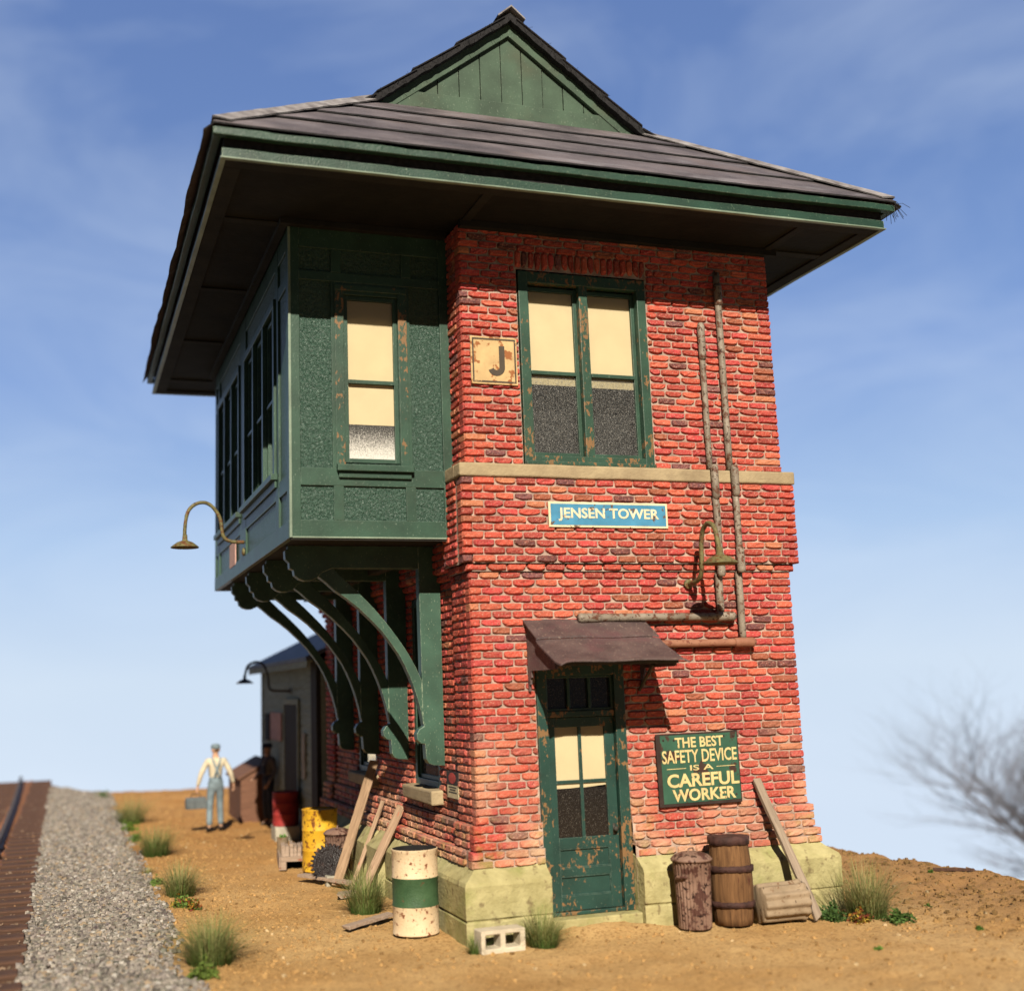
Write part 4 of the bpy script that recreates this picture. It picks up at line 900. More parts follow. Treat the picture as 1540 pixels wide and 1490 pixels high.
def ground():
    xs = np.concatenate([np.linspace(-60, -9.5, 20), np.linspace(-9, -4, 50)[:-1], np.linspace(-4, 6.6, 200), np.linspace(6.75, 9, 12), np.linspace(10, 110, 40)])
    ys = np.concatenate([np.linspace(-70, -16.5, 16), np.linspace(-16, -4.2, 40), np.linspace(-4, 8, 200), np.linspace(8.1, 27, 180), np.linspace(28, 120, 36)])
    X, Y = np.meshgrid(xs, ys, indexing='ij'); Z = hgt(X.ravel(), Y.ravel()); V = np.stack([X.ravel(), Y.ravel(), Z], 1)
    i, j = np.meshgrid(np.arange(len(xs) - 1), np.arange(len(ys) - 1), indexing='ij'); a = (i * len(ys) + j).ravel(); F = np.stack([a, a + len(ys), a + len(ys) + 1, a + 1], 1)
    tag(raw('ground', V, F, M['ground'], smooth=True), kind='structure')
ground()
def stones(name, P, size, cols, mat, kind='stuff', flat=.75):
    n = len(P); base = np.array([(-1, -1, -1), (1, -1, -1), (1, 1, -1), (-1, 1, -1), (-.8, -.8, 1), (.8, -.8, 1), (.8, .8, 1), (-.8, .8, 1)], float)
    V = base[None] + RNG.uniform(-.45, .45, (n, 8, 3)); V[..., 2] *= flat; V *= size[:, None, None] * .5
    a = RNG.uniform(0, 6.28, n); t = RNG.uniform(-.5, .5, n); c, s = np.cos(a), np.sin(a)
    x = V[..., 0] * c[:, None] - V[..., 1] * s[:, None]; y = V[..., 0] * s[:, None] + V[..., 1] * c[:, None]; z = V[..., 2] + x * t[:, None] * .6
    V = np.stack([x, y, z], -1) + P[:, None]
    f = np.array([(3, 2, 1, 0), (4, 5, 6, 7), (0, 1, 5, 4), (1, 2, 6, 5), (2, 3, 7, 6), (3, 0, 4, 7)]); F = (f[None] + (np.arange(n) * 8)[:, None, None]).reshape(-1, 4)
    C = np.concatenate([np.repeat(cols, 8, 0), np.ones((n * 8, 1))], 1)
    return tag(raw(name, V.reshape(-1, 3), F, mat, None, C), kind=kind)
def mat_attr(name, rough=.9, var=.25, sc=40, spec=.2):
    t = NT(name); at = t.attr(); c = t.mix(t.ramp(t.noise(sc, 4), .35, .7), t.mix(1.0, at.outputs['Color'], (1 - var,) * 3, 'MULTIPLY'), at.outputs['Color']); t.bump(t.noise(sc * 3, 3), .004); return t.fin(c, rough, spec)
M['gravel'] = mat_attr('grey_ballast_stone'); M['clod'] = mat_attr('earth_crumb', .95)
def ballast():
    n = 46000; y = -4.5 + 27.5 * RNG.random(n) ** 1.12; x = -4.12 + RNG.random(n) * 1.5
    edge = -2.72 + (vnoise(y * 1.3, y * 0 + 2) - .5) * .32 - .10 * sstep(4, -2, y) + RNG.normal(0, .10, n); k = x < edge; x, y = x[k], y[k]
    x2 = RNG.uniform(-6.8, -4.13, 6000); y2 = RNG.uniform(-4, 21, 6000); k = (((y2 + .12 + 4.2) / .55) % 1 > .44) | (RNG.random(6000) < .14); x2, y2 = x2[k], y2[k]
    x = np.concatenate([x, x2]); y = np.concatenate([y, y2]); inb = np.concatenate([np.zeros(len(x) - len(x2)), np.ones(len(x2))])
    sz = RNG.uniform(.018, .048, len(x)) * np.where(inb > 0, .7, 1); z = hgt(x, y) + RNG.uniform(0, .028, len(x)) - inb * .0 + np.where((inb > 0) & (((y + .12 + 4.2) / .55) % 1 < .44), .052, 0)
    c = np.array((.275, .24, .205))[None] * RNG.uniform(.4, 1.45, (len(x), 1)) + RNG.normal(0, .005, (len(x), 3)); w = RNG.random(len(x)); c[w < .08] = np.array((.36, .27, .18)); c[w > .95] = np.array((.50, .46, .41)); m = inb > 0; c[m] = c[m] * np.array((.8, .62, .5))
    stones('ballast_gravel', np.stack([x, y, z], 1), sz, np.clip(c, .02, .8), M['gravel'])
ballast()
def clods():
    n = 26000; x = RNG.uniform(-2.6, 6.42, n); y = RNG.uniform(-4.2, 9, n); k = (np.maximum(np.abs(x - W / 2) - W / 2 - .25, np.abs(y - D / 2) - D / 2 - .25) > 0) & (RNG.random(n) < .55 + .45 * sstep(3.4, 4.6, x)); x, y = x[k], y[k]
    m = 9000; y2 = RNG.uniform(-1, 20, m); x2 = -2.62 + np.abs(RNG.normal(0, .9, m)); ko = np.maximum(np.abs(x2 - W / 2) - W / 2 - .25, np.abs(y2 - D / 2) - D / 2 - .25) > 0; x2, y2 = x2[ko], y2[ko]; x = np.concatenate([x, x2]); y = np.concatenate([y, y2]); r = RNG.random(len(x))
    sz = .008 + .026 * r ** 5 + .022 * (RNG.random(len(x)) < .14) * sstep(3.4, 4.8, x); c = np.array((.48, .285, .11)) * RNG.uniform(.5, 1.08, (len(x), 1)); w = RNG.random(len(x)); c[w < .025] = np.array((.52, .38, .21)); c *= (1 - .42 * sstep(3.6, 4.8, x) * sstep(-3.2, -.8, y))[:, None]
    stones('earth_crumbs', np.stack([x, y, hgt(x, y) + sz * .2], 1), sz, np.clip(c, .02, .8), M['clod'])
clods()
# rails and ties
def rail(x0, label):
    pr = [(-.07, 0), (.07, 0), (.07, .018), (.015, .035), (.012, .105), (.036, .118), (.036, .150), (.028, .156), (-.028, .156), (-.036, .150), (-.036, .118), (-.012, .105), (-.015, .035), (-.07, .018)]
    root = empty('rail', (x0, 0, .062), 0, label, 'rail'); ys = np.linspace(-9, 25.6, 60); k = len(pr); cx = lambda y: -.0022 * max(0, y - 10) ** 1.6
    for nm, sel, mt in (('web', range(k), 'rail_rust'), ):
        b = MB(); V = [(u + cx(y), y, v) for y in ys for (u, v) in pr]; b.add(V, [(i * k + q, i * k + (q + 1) % k, (i + 1) * k + (q + 1) % k, (i + 1) * k + q) for i in range(len(ys) - 1) for q in range(k)] + [tuple(range(k)), tuple(len(V) - 1 - q for q in range(k))], 0)
        o = b.build('web', M[mt], root)
    b = MB(); hd = [(-.037, .117), (.037, .117), (.037, .152), (.029, .1585), (-.029, .1585), (-.037, .152)]; k = 6; V = [(u + cx(y), y, v) for y in ys for (u, v) in hd]
    b.add(V, [(i * k + q, i * k + (q + 1) % k, (i + 1) * k + (q + 1) % k, (i + 1) * k + q) for i in range(len(ys) - 1) for q in range(k)]); b.build('head', M['rail_steel'], root)
rail(-4.715, 'right-hand steel rail with rusty web at the left edge of the picture'); rail(-6.2, 'far left steel rail on the rusty brown ties')
def tie_proto():
    root = empty('railway_tie', (0, 0, 0), 0, 'rusty brown wooden tie bedded in gravel under the rails', 'railway tie', 'ties under the track')
    b = MB(); b.box(-1.36, 1.36, -.12, .12, -.10, .058, j=.008); b.build('timber', M['tie'], root, bevel=.012)
    for x in (-.76, .73):
        b = MB(); b.box(x - .15, x + .15, -.09, .09, .05, .068)
        for sx in (-.095, .095):
            for sy in (-.05, .05): b.box(x + sx - .022, x + sx + .022, sy - .018, sy + .018, .068, .098)
        b.build('tie_plate', M['rail_rust'], root)
    return root
tp = tie_proto()
for k in range(55):
    y = -4.2 + .55 * k; o = tp if k == 0 else copy_tree(tp); o.location = (-5.455 + random.uniform(-.03, .03), y, random.uniform(-.006, .006)); o.rotation_euler = (0, 0, random.uniform(-.012, .012))

# ================================================================== SHED BEHIND THE TOWER
SX, SY0, SY1, SZ = -.02, 7.15, 12.75, 2.80
shed = empty('clapboard_shed', (SX, SY0, 0), 0, 'grey clapboard shed with blue-grey sloping roof built on behind the tower', 'shed'); SL = SY1 - SY0
b = MB(); n = 19
for k in range(n):
    z0 = .05 + k * .147; j = random.uniform(-.005, .005)
    b.add([(-.024 + j, .55, z0), (-.024 + j, SL, z0), (-.024 + j, SL, z0 + .012), (-.024 + j, .55, z0 + .012), (.0, SL, z0 + .15), (.0, .55, z0 + .15)], [(0, 1, 2, 3), (3, 2, 4, 5)])
    b.add([(.0, SL + .022, z0), (3.5, SL + .022, z0), (3.5, SL, z0 + .15), (.0, SL, z0 + .15)], [(0, 1, 2, 3)])
b.box(.002, 3.5, .0, SL, .0, SZ); b.build('clapboard_wall', M['clap'], shed)
b = MB(); b.box(-.035, .06, SL - .06, SL + .035, 0, SZ); b.build('corner_board', M['clap'], shed)
b = MB(); b.prism([(-.26, SZ + .0), (1.8, SZ + .95), (3.76, SZ + .0), (3.76, SZ + .07), (1.8, SZ + 1.03), (-.27, SZ + .065)], lambda u, v, d: (u, d, v), -.2, SL + .25)
b.prism([(.0, SZ), (1.8, SZ + .9), (3.5, SZ)], lambda u, v, d: (u, d, v), .0, SL); b.build('roof', M['slate'], shed)
b = MB(); b.box(-.25, -.235, -.19, SL + .24, SZ - .09, SZ + .02); b.build('eave_board', M['clap'], shed)
y_ = lambda v: v - SY0
b = MB(); b.box(-.05, -.026, y_(8.85), y_(10.05), .45, 2.13); dr = b.build('door', M['shed_dark'], shed, bevel=.004)
b = MB()
for (a_, c_) in ((8.77, 8.848), (10.052, 10.13)): b.box(-.062, -.026, y_(a_), y_(c_), .45, 2.13)
b.box(-.06, -.026, y_(8.77), y_(10.13), 2.132, 2.22); b.build('frame', M['clap'], dr)
b = MB(); b.box(-.05, -.026, y_(11.75), y_(12.25), 1.45, 1.95); b.build('window', M['dark'], shed)
b = MB(); b.box(-.05, -.026, y_(8.25), y_(8.5), .95, 1.68); b.build('trim_board', M['block'], shed)
b = MB(); b.box(-.07, .001, .0, .28, 0, SZ); b.box(-.05, .001, .29, .545, 0, SZ); b.build('dark_board', M['shed_dark'], shed, bevel=.004)
tag(MB().box(SX - .05, SX - .028, 10.45, 11.6, 1.48, 1.98).build('notice', M['pink'], bevel=.003), 'faded pinkish notice fixed to the grey clapboard shed', 'notice')
lamp((SX - .03, 9.55, 2.36), (-1, .35, 0), 'dark_lamp_metal', 'dark gooseneck lamp curving over the shed corner', [(0, 0), (.22, .01), (.34, .03), (.38, .10), (.40, .28), (.47, .46), (.60, .52), (.74, .46), (.79, .32), (.80, .20)], .85)
bn = empty('coal_bin', (-.34, 11.7, 0), 0, 'brown wooden bin with sloping lid against the shed side', 'bin')
b = MB(); b.prism([(-.27, -.05), (.28, -.05), (.28, 1.06), (-.27, .76)], lambda u, v, d: (u, d, v), 0, 1.7); b.build('box', M['binwood'], bn, bevel=.01)
b = MB(); b.prism([(-.32, .745), (.27, 1.075), (.27, 1.11), (-.33, .785)], lambda u, v, d: (u, d, v), -.04, 1.74); b.build('lid', M['binwood'], bn, bevel=.006)

# ================================================================== OBJECTS ON THE GROUND
def drum(name, loc, r, h, mats, label, mis, rust=None, top_open=True, cat='drum'):
    root = empty(name, loc, random.uniform(0, 6), label, cat)
    pr = [(r * .97, 0), (r * 1.02, .008), (r * 1.02, .022), (r, .03), (r, h * .32), (r * 1.025, h * .335), (r * 1.025, h * .345), (r, h * .36), (r, h * .645), (r * 1.025, h * .66), (r * 1.025, h * .67), (r, h * .685), (r, h - .03), (r * 1.02, h - .022), (r * 1.025, h - .004), (r * .98, h)]
    b = MB(); b.lathe(pr, 40, mis=mis); 
    # drop the closing cap at the top, open drum
    b.f.pop(); b.m.pop(); o = b.build('body', [M[m] for m in mats], root); smooth_by_angle(o, 50)
    b = MB(); b.lathe([(r * .975, h), (r * .965, h - .015), (r * .965, h * .55 if top_open else h - .02)], 40); b.f = b.f[:-2] + [b.f[-1]]; b.m = b.m[:-2] + [b.m[-1]]
    b.build('inside' if top_open else 'lid', M['dark'] if top_open else M[mats[0]], root); return root
A, B_ = 0, 1
drum('oil_drum', (-.47, .56, -.015), .225, .80, ['cream_drum_paint', 'green_drum_band'], 'cream drum with a broad green band and rust pits beside the corner plinth', [A, A, A, A, A, B_, B_, B_, B_, B_, A, A, A, A, A])
drum('oil_drum', (-.49, 5.05, -.01), .235, .80, ['yellow_drum_paint', 'yellow_drum_paint'], 'rusty yellow drum against the track-side wall', [0] * 15, top_open=False)
drum('oil_drum', (-.29, 8.75, .20), .215, .54, ['red_drum_paint', 'red_drum_paint'], 'dark red drum standing on a pale block in the shade', [0] * 15, top_open=False)
tag(MB().box(-.50, -.09, 8.50, 8.98, -.05, .20, j=.01).build('stone_block', M['block'], bevel=.012), 'pale block under the dark red drum', 'block', 'stone blocks')
def dustbin(loc, r, h, label, mat, rz=0, tilt=0):
    root = empty('dustbin', loc, rz, label, 'dustbin'); root.rotation_euler = (tilt, 0, rz)
    b = MB(); b.lathe([(r * .86, 0), (r * .88, .012), (r * .93, h * .45), (r, h * .86), (r * 1.03, h * .87), (r * 1.03, h * .90)], 132, ribs=30, ribd=.045); b.build('body', M[mat], root, smooth=True)
    b = MB(); b.lathe([(r * .80, h * .885), (r * 1.13, h * .89), (r * 1.15, h * .915), (r * 1.08, h * .93), (r * .95, h * .965), (r * .55, h), (.01, h * 1.015)], 40); lid = b.build('lid', M[mat], root, smooth=True)
    b = MB(); b.tube([(-.05, 0, h * 1.0), (-.04, 0, h * 1.05), (.04, 0, h * 1.05), (.05, 0, h * 1.0)], .009, 6); b.build('handle', M[mat], lid)
    for s in (-1, 1):
        b = MB(); b.tube([(s * r * .97, -.05, h * .70), (s * r * 1.16, -.04, h * .70), (s * r * 1.16, .04, h * .70), (s * r * .97, .05, h * .70)], .012, 6); b.build('side_handle', M[mat], root)
    return root
dustbin((2.03, -.45, -.01), .175, .70, 'rusty ribbed dustbin with lid standing beside the door', 'rusted_bin_metal', .5)
dustbin((-.45, 4.12, 0), .16, .62, 'ribbed dustbin with lid behind the black gear', 'rusted_bin_metal', 1.2)
def barrel(loc, r, h, label):
    root = empty('barrel', loc, .3, label, 'barrel'); root.rotation_euler = (R(-2), R(1.5), .3)
    b = MB(); pr = [(r * .86 + r * .14 * math.sin(math.pi * t), h * t) for t in np.linspace(0, 1, 13)]; n = 60
    b.lathe(pr, 60, ribs=15, ribd=.014); b.build('staves', M['barrel'], root, smooth=True)
    b = MB(); b.lathe([(r * .84, h - .015), (r * .5, h - .02), (.01, h - .022)], 30); b.build('head', M['barrel'], root)
    for t, w in ((.235, .055), (.635, .06), (.955, .085)):
        rr = r * .86 + r * .14 * math.sin(math.pi * t) + .012; b = MB(); b.lathe([(rr - .012, h * t - w / 2), (rr + .008, h * t - w / 2 + .006), (rr + .010, h * t + w / 2 - .006), (rr - .014, h * t + w / 2)], 48, lambda p: (p.x * random.uniform(.975, 1.03), p.y * random.uniform(.975, 1.03), p.z + random.uniform(-.005, .005))); b.build('hoop', M['hoop'], root, smooth=True)
    return root
barrel((2.45, -.46, -.01), .205, .82, 'wooden barrel with dark rusty hoops between dustbin and leaning plank')
root = empty('fallen_bin', (2.93, -.52, .165), R(1), 'tan ribbed metal bin lying on its side at the foot of the leaning plank', 'bin')
b = MB(); b.lathe([(.165, -.25), (.175, -.24), (.178, -.15), (.178, .0), (.178, .15), (.180, .19), (.188, .20), (.188, .24), (.178, .25)], 120, lambda p: (p.z, p.x, p.y), ribs=12, ribd=.06); b.f = b.f[:-1]; b.m = b.m[:-1]; b.build('body', M['tan_bin_metal'], root, smooth=True)
b = MB(); b.lathe([(.18, .25), (.17, .24), (.16, -.20)], 40, lambda p: (p.z, p.x, p.y)); b.f = b.f[:-2] + [b.f[-1]]; b.m = [0] * len(b.f); b.build('inside', M['dark'], root)
def plank(a, c, w, t, mat, label, face=(0, -1, 0), jag=.03, name='plank', group=None):
    a, c = Vector(a), Vector(c); ax = (c - a); L = ax.length; ax.normalize(); f = Vector(face); f = (f - ax * f.dot(ax)).normalized(); s = ax.cross(f)
    n = 16; V = []
    for i in range(n + 1):
        z = L * i / n; e = 0.0
        for (u, v) in ((-1, -1), (1, -1), (1, 1), (-1, 1)):
            dz = random.uniform(-jag, jag) if i in (0, n) else 0
            V.append((u * w / 2 * (1 + random.uniform(-.06, .06)), v * t / 2 * (1 + random.uniform(-.1, .1)) + .012 * math.sin(z * 2.0 + L), z + dz))
    Fc = [(i * 4 + q, i * 4 + (q + 1) % 4, (i + 1) * 4 + (q + 1) % 4, (i + 1) * 4 + q) for i in range(n) for q in range(4)] + [(3, 2, 1, 0), tuple(n * 4 + q for q in range(4))]
    b = MB(); b.add(V, Fc); o = b.build(name, M[mat], bevel=.003); o.matrix_world = Matrix(((s.x, f.x, ax.x, a.x), (s.y, f.y, ax.y, a.y), (s.z, f.z, ax.z, a.z), (0, 0, 0, 1)))
    tag(o, label, 'plank', 'loose planks'); return o
plank((3.26, -.66, .0), (3.075, -.045, 1.29), .085, .045, 'plank_rough', 'weathered plank leaning on the brick front right of the green sign')
plank((-.58, 3.62, .0), (-.045, 3.80, 1.44), .12, .035, 'plank', 'longest wide plank leaning on the track-side wall behind the flat board', (-.5, -.8, .2))
plank((-.50, 3.20, .0), (-.035, 3.44, .97), .05, .03, 'plank_red', 'thin red-flecked slat between the two wider leaning planks', (-.5, -.8, .2))
plank((-.50, 2.72, .0), (-.035, 2.60, .97), .10, .04, 'plank_red', 'short leaning plank with red stain behind the cream drum', (-.5, -.8, .2))
plank((-.90, 4.22, .06), (-.40, 3.30, .05), .12, .035, 'plank_grey', 'grey board lying flat under the leaning planks', (0, 0, 1))
plank((-1.10, .92, .015), (-.52, 1.30, .035), .11, .035, 'plank_grey', 'grey board lying on the earth behind the cream drum', (0, 0, 1))
o = plank((-.74, 2.80, .02), (-.46, 2.76, .035), .20, .05, 'plank_grey', 'broken bark-like chunk of wood beside the grass in front of the leaning planks', (0, 0, 1), .05, 'wood_chunk')
o['category'] = 'wood chunk'
tag(MB().box(-.68, -.56, 3.72, 3.86, -.02, .10, j=.012).build('stone_block', M['block'], bevel=.012), 'small grey stone block by the foot of the longest leaning plank', 'block', 'stone blocks')
tag(MB().box(-.43, -.26, 3.20, 3.40, -.02, .12, j=.012).build('stone_block', M['block'], bevel=.012), 'small grey stone block between the leaning planks and the plinth', 'block', 'stone blocks')
# cinder block
root = empty('cinder_block', (.02, -.47, -.015), R(3), 'pale concrete block with two holes in front of the corner plinth', 'concrete block')
b = MB(); wx, hz, dy = .215, .20, .085
xs_ = [-wx, -wx + .045, -.026, .026, wx - .045, wx]; zs_ = [0, .04, hz - .04, hz]
for y in (-dy, dy):
    for i in range(5):
        for k in range(3):
            if k == 1 and i in (1, 3): continue
            b.add([(xs_[i], y, zs_[k]), (xs_[i + 1], y, zs_[k]), (xs_[i + 1], y, zs_[k + 1]), (xs_[i], y, zs_[k + 1])], [(0, 1, 2, 3)])
for i in (1, 3):
    a, c = xs_[i], xs_[i + 1]; z0, z1 = zs_[1], zs_[2]; b.add([(a, -dy, z0), (c, -dy, z0), (c, -dy, z1), (a, -dy, z1), (a, dy, z0), (c, dy, z0), (c, dy, z1), (a, dy, z1)], [(0, 1, 5, 4), (1, 2, 6, 5), (2, 3, 7, 6), (3, 0, 4, 7)])
b.add([(x, y, z) for x in (-wx, wx) for y in (-dy, dy) for z in (0, hz)], [(0, 1, 3, 2), (4, 6, 7, 5), (0, 2, 6, 4), (1, 5, 7, 3)])
o = b.build('block', M['concrete'], root)
bm = bmesh.new(); bm.from_mesh(o.data); bmesh.ops.remove_doubles(bm, verts=bm.verts, dist=.0005); bmesh.ops.recalc_face_normals(bm, faces=bm.faces); bm.to_mesh(o.data); bm.free()
o.modifiers.new('bevel', 'BEVEL').width = .008
root.location.z = H(.02, -.47) - .005
# gear wheel leaning on the dustbin
root = empty('gear_wheel', (-.62, 3.86, 0), 0, 'black toothed iron gear wheel leaning beside the dustbin', 'gear wheel')
nrm = Vector((-.45, -.86, .26)).normalized(); q = nrm.to_track_quat('Z', 'Y').to_matrix().to_4x4(); q.translation = Vector((0, 0, .235))
b = MB(); T = 26; pr = []
for i in range(T):
    for (f, r) in ((.0, .20), (.16, .205), (.30, .238), (.62, .242), (.80, .205)): a = 2 * math.pi * (i + f) / T; pr.append((r * math.cos(a), r * math.sin(a)))
b.prism(pr, lambda u, v, d: q @ Vector((u, v, d)), -.028, .028); b.build('rim', M['black_gear_iron'], root, bevel=.004)
b = MB(); b.lathe([(.185, .0285), (.185, .036), (.165, .036), (.155, .0295), (.06, .031), (.055, .05), (.02, .05), (.018, .03)], 36, lambda p: q @ p); b.build('hub', M['black_gear_iron'], root)
for i in range(5):
    a = 2 * math.pi * i / 5; b = MB(); d = Vector((math.cos(a), math.sin(a), 0)); n2 = Vector((-d.y, d.x, 0)); V = [q @ (d * r_ + n2 * s_ * .018 + Vector((0, 0, z_))) for r_ in (.05, .165) for s_ in (-1, 1) for z_ in (.029, .042)]
    b.add(V, [(0, 1, 3, 2), (4, 6, 7, 5), (0, 4, 5, 1), (2, 3, 7, 6), (0, 2, 6, 4), (1, 5, 7, 3)]); b.build('spoke', M['black_gear_iron'], root)
# crate, bundle of stakes, tin of weeds
root = empty('wooden_crate', (-.76, 5.55, 0), R(-8), 'low weathered wooden crate with open side at the foot of the yellow drum', 'crate')
b = MB(); b.box(-.20, -.175, -.20, .85, -.02, .15, j=.004); b.box(.19, .215, -.20, .85, 0, .15, j=.004); b.box(-.175, .19, .82, .845, 0, .15); b.build('side_board', M['plank_grey'], root, bevel=.004)
b = MB(); b.box(-.174, .189, -.20, -.172, .085, .15, j=.003); b.box(-.174, -.10, -.199, -.173, -.02, .084); b.build('front_rail', M['plank_grey'], root, bevel=.004)
b = MB(); b.box(-.174, .188, -.17, .815, .088, .108); b.build('deck', M['plank_grey'], root)
root = empty('stake_bundle', (-.74, 5.78, .108), R(-8), 'bundle of short grey wooden stakes in the low crate', 'wood bundle')
for i in range(6):
    b = MB(); h = random.uniform(.12, .17); x = -.14 + i * .055; b.box(x, x + .05, -.1, .28 + random.uniform(-.04, .04), 0, h, j=.008); b.build('stake', M['plank_grey'], root, bevel=.006)
root = empty('planter_tin', (-.80, 6.15, .108), 0, 'small pale tin with bright green weeds on the low crate', 'tin')
b = MB(); b.lathe([(.075, 0), (.08, .01), (.082, .2), (.088, .215), (.078, .21)], 22); smooth_by_angle(b.build('tin', M['tan_bin_metal'], root))

# ================================================================== PEOPLE
def skin(name, V, E, mat, parent, root_i=0, sub=1, scale=1.0, cuts=None):
    """grow a continuous surface from a jointed skeleton: V = [(x,y,z,rx,ry)]"""
    me = bpy.data.meshes.new(name); me.from_pydata([tuple(c * scale for c in v[:3]) for v in V], E, []); o = bpy.data.objects.new(name, me); COL.objects.link(o)
    o.modifiers.new('skin', 'SKIN'); sv = me.skin_vertices[0].data if len(me.skin_vertices) else None
    for i, v in enumerate(V): sv[i].radius = (v[3] * scale, (v[4] if len(v) > 4 else v[3]) * scale); sv[i].use_root = (i == root_i)
    m = o.modifiers.new('sub', 'SUBSURF'); m.levels = sub; m.render_levels = sub
    bpy.context.view_layer.update(); nm = bpy.data.meshes.new_from_object(o.evaluated_get(bpy.context.evaluated_depsgraph_get())); bpy.data.objects.remove(o)
    nm.materials.clear(); nm.materials.append(mat); nm.shade_smooth(); nm.name = name; r = bpy.data.objects.new(name, nm); COL.objects.link(r); r.parent = parent; return r
M['skin'] = m_simple('painted_skin', (.52, .30, .19), .7, .15, 20, .001); M['shirt'] = m_simple('cream_shirt', (.54, .47, .34), .85, .15, 14, .004); M['denim'] = m_simple('grey_blue_denim', (.15, .195, .22), .85, .35, 12, .004)
M['boot'] = m_simple('black_boot', (.03, .026, .024), .6); M['navy'] = m_simple('navy_overalls', (.030, .038, .06), .9, .3, 12, .004); M['greyshirt'] = m_simple('dull_grey_shirt', (.15, .13, .115), .9, .3, 14, .004); M['hair'] = m_simple('brown_hair', (.10, .06, .035), .8); M['tool'] = m_simple('dull_toolbox', (.10, .115, .12), .5, .3, 9)
def person(loc, rz, label, arms, legs, mats, s=.85, cap=True, lean=0.0):
    """arms: {side: (elbow, wrist, palm)}; faces +y"""
    root = empty('person', loc, rz, label, 'person'); root.rotation_euler = (lean, 0, rz); sh, ov, cp = mats
    V = [(0, 0, .95, .12, .10), (0, .01, 1.10, .115, .09), (0, .0, 1.28, .13, .10), (0, -.01, 1.42, .10, .075), (0, 0, 1.50, .05, .05), (0, .012, 1.56, .062, .07), (0, .02, 1.645, .078, .095), (0, .012, 1.715, .066, .08)]
    E = [(i, i + 1) for i in range(7)]
    def add(p, par): V.append(p); E.append((par, len(V) - 1)); return len(V) - 1
    add((0, .118, 1.625, .011), 6); add((0, .105, 1.58, .02), 5)
    for sx in (-1, 1):
        add((sx * .088, .0, 1.635, .014, .020), 6)
        el, wr, pa = arms[sx]; a = add((sx * .165, -.01, 1.43, .052), 3); a = add((*el, .042), a); a = add((*wr, .028), a); p = add((*pa, .030, .020), a)
        d = (Vector(pa) - Vector(wr)).normalized(); side = Vector((0, 1, 0)) if abs(d.y) < .7 else Vector((1, 0, 0)); inw = Vector((-sx, 0, 0))
        for k, (o_, l_) in enumerate(((-.030, .062), (-.010, .074), (.010, .070), (.030, .056))):
            b0 = Vector(pa) + d * .030 + side * o_; b1 = b0 + d * l_ * .5 + inw * .010; b2 = b1 + d * l_ * .4 + inw * .026
            q1 = add((*b0, .011), p); q2 = add((*b1, .0095), q1); add((*b2, .0085), q2)
        t0 = Vector(pa) + side * .030 - d * .012 + inw * .006; t1 = t0 + side * .022 + d * .03 + inw * .012; q1 = add((*t0, .012), p); add((*t1, .010), q1)
    for sx in (-1, 1):
        kn, an, to = legs[sx]; a = add((sx * .085, 0, .90, .078), 0); a = add((*kn, .055), a); a = add((*an, .038), a); add((*to, .030), a)
    skin('body', V, E, M['skin'], root, 0, 1, s)
    V = [(0, .01, 1.02, .145, .115), (0, .01, 1.14, .14, .108), (0, 0, 1.29, .155, .118), (0, -.008, 1.42, .125, .09), (0, .0, 1.485, .066, .062)]; E = [(0, 1), (1, 2), (2, 3), (3, 4)]
    for sx in (-1, 1):
        el, wr, pa = arms[sx]; n = len(V); V += [(sx * .175, -.01, 1.425, .068), (*el, .056), (*(Vector(wr) * .97 + Vector(el) * .03), .042)]; E += [(3, n), (n, n + 1), (n + 1, n + 2)]
    skin('shirt', V, E, M[sh], root, 0, 1, s)
    V = [(0, .005, 1.14, .15, .122), (0, .0, 1.04, .152, .125), (0, 0, .95, .145, .125)]; E = [(0, 1), (1, 2)]
    for sx in (-1, 1):
        kn, an, to = legs[sx]; n = len(V); V += [(sx * .088, 0, .88, .098), (*kn, .074), (*(Vector(an) + Vector((0, 0, .03))), .066)]; E += [(2, n), (n, n + 1), (n + 1, n + 2)]
    ovr = skin('overalls', V, E, M[ov], root, 0, 1, s)
    b = MB(); pts = lambda sx: [(sx * .10, .125, 1.12), (sx * .105, .135, 1.30), (sx * .10, .075, 1.475), (sx * .085, -.06, 1.475), (sx * .05, -.118, 1.37), (0, -.133, 1.26), (-sx * .05, -.130, 1.12)]
    for sx in (-1, 1):
        P_ = [Vector(p) * s for p in pts(sx)]
        for p0, p1 in zip(P_[:-1], P_[1:]):
            m_ = (p0 + p1) / 2; ax = (p1 - p0) / 2 * 1.06; nr = Vector((m_.x * .3, m_.y, (m_.z - 1.3 * s) * (1 if m_.z > 1.42 * s else .1))).normalized(); sd = ax.cross(nr).normalized() * .018 * s; b.obox(m_ + nr * .004, ax, sd, nr * .006)
    b.obox(Vector((0, .142, 1.20)) * s, (.10 * s, 0, 0), (0, .006, 0), (0, 0, .09 * s)); b.build('straps', M[ov], ovr)
    for sx in (-1, 1):
        kn, an, to = legs[sx]; d = Vector((to[0] - an[0], to[1] - an[1], 0)); skin('boot', [(an[0], an[1] - .02, .11, .055), (an[0], an[1] - .015, .05, .052, .05), (an[0] + d.x * .7, an[1] + d.y * .7, .04, .05, .036), (an[0] + d.x * 1.25, an[1] + d.y * 1.25, .035, .042, .028)], [(0, 1), (1, 2), (2, 3)], M['boot'], root, 1, 1, s)
    c = MB(); c.lathe([(.094, 0), (.100, .012), (.103, .05), (.094, .082), (.05, .10), (.008, .102)], 24, lambda p: (p.x * s * .93, (p.y * 1.1 + .012) * s, (p.z + 1.672) * s)); cap_o = c.build('cap', M[cp], root, smooth=True)
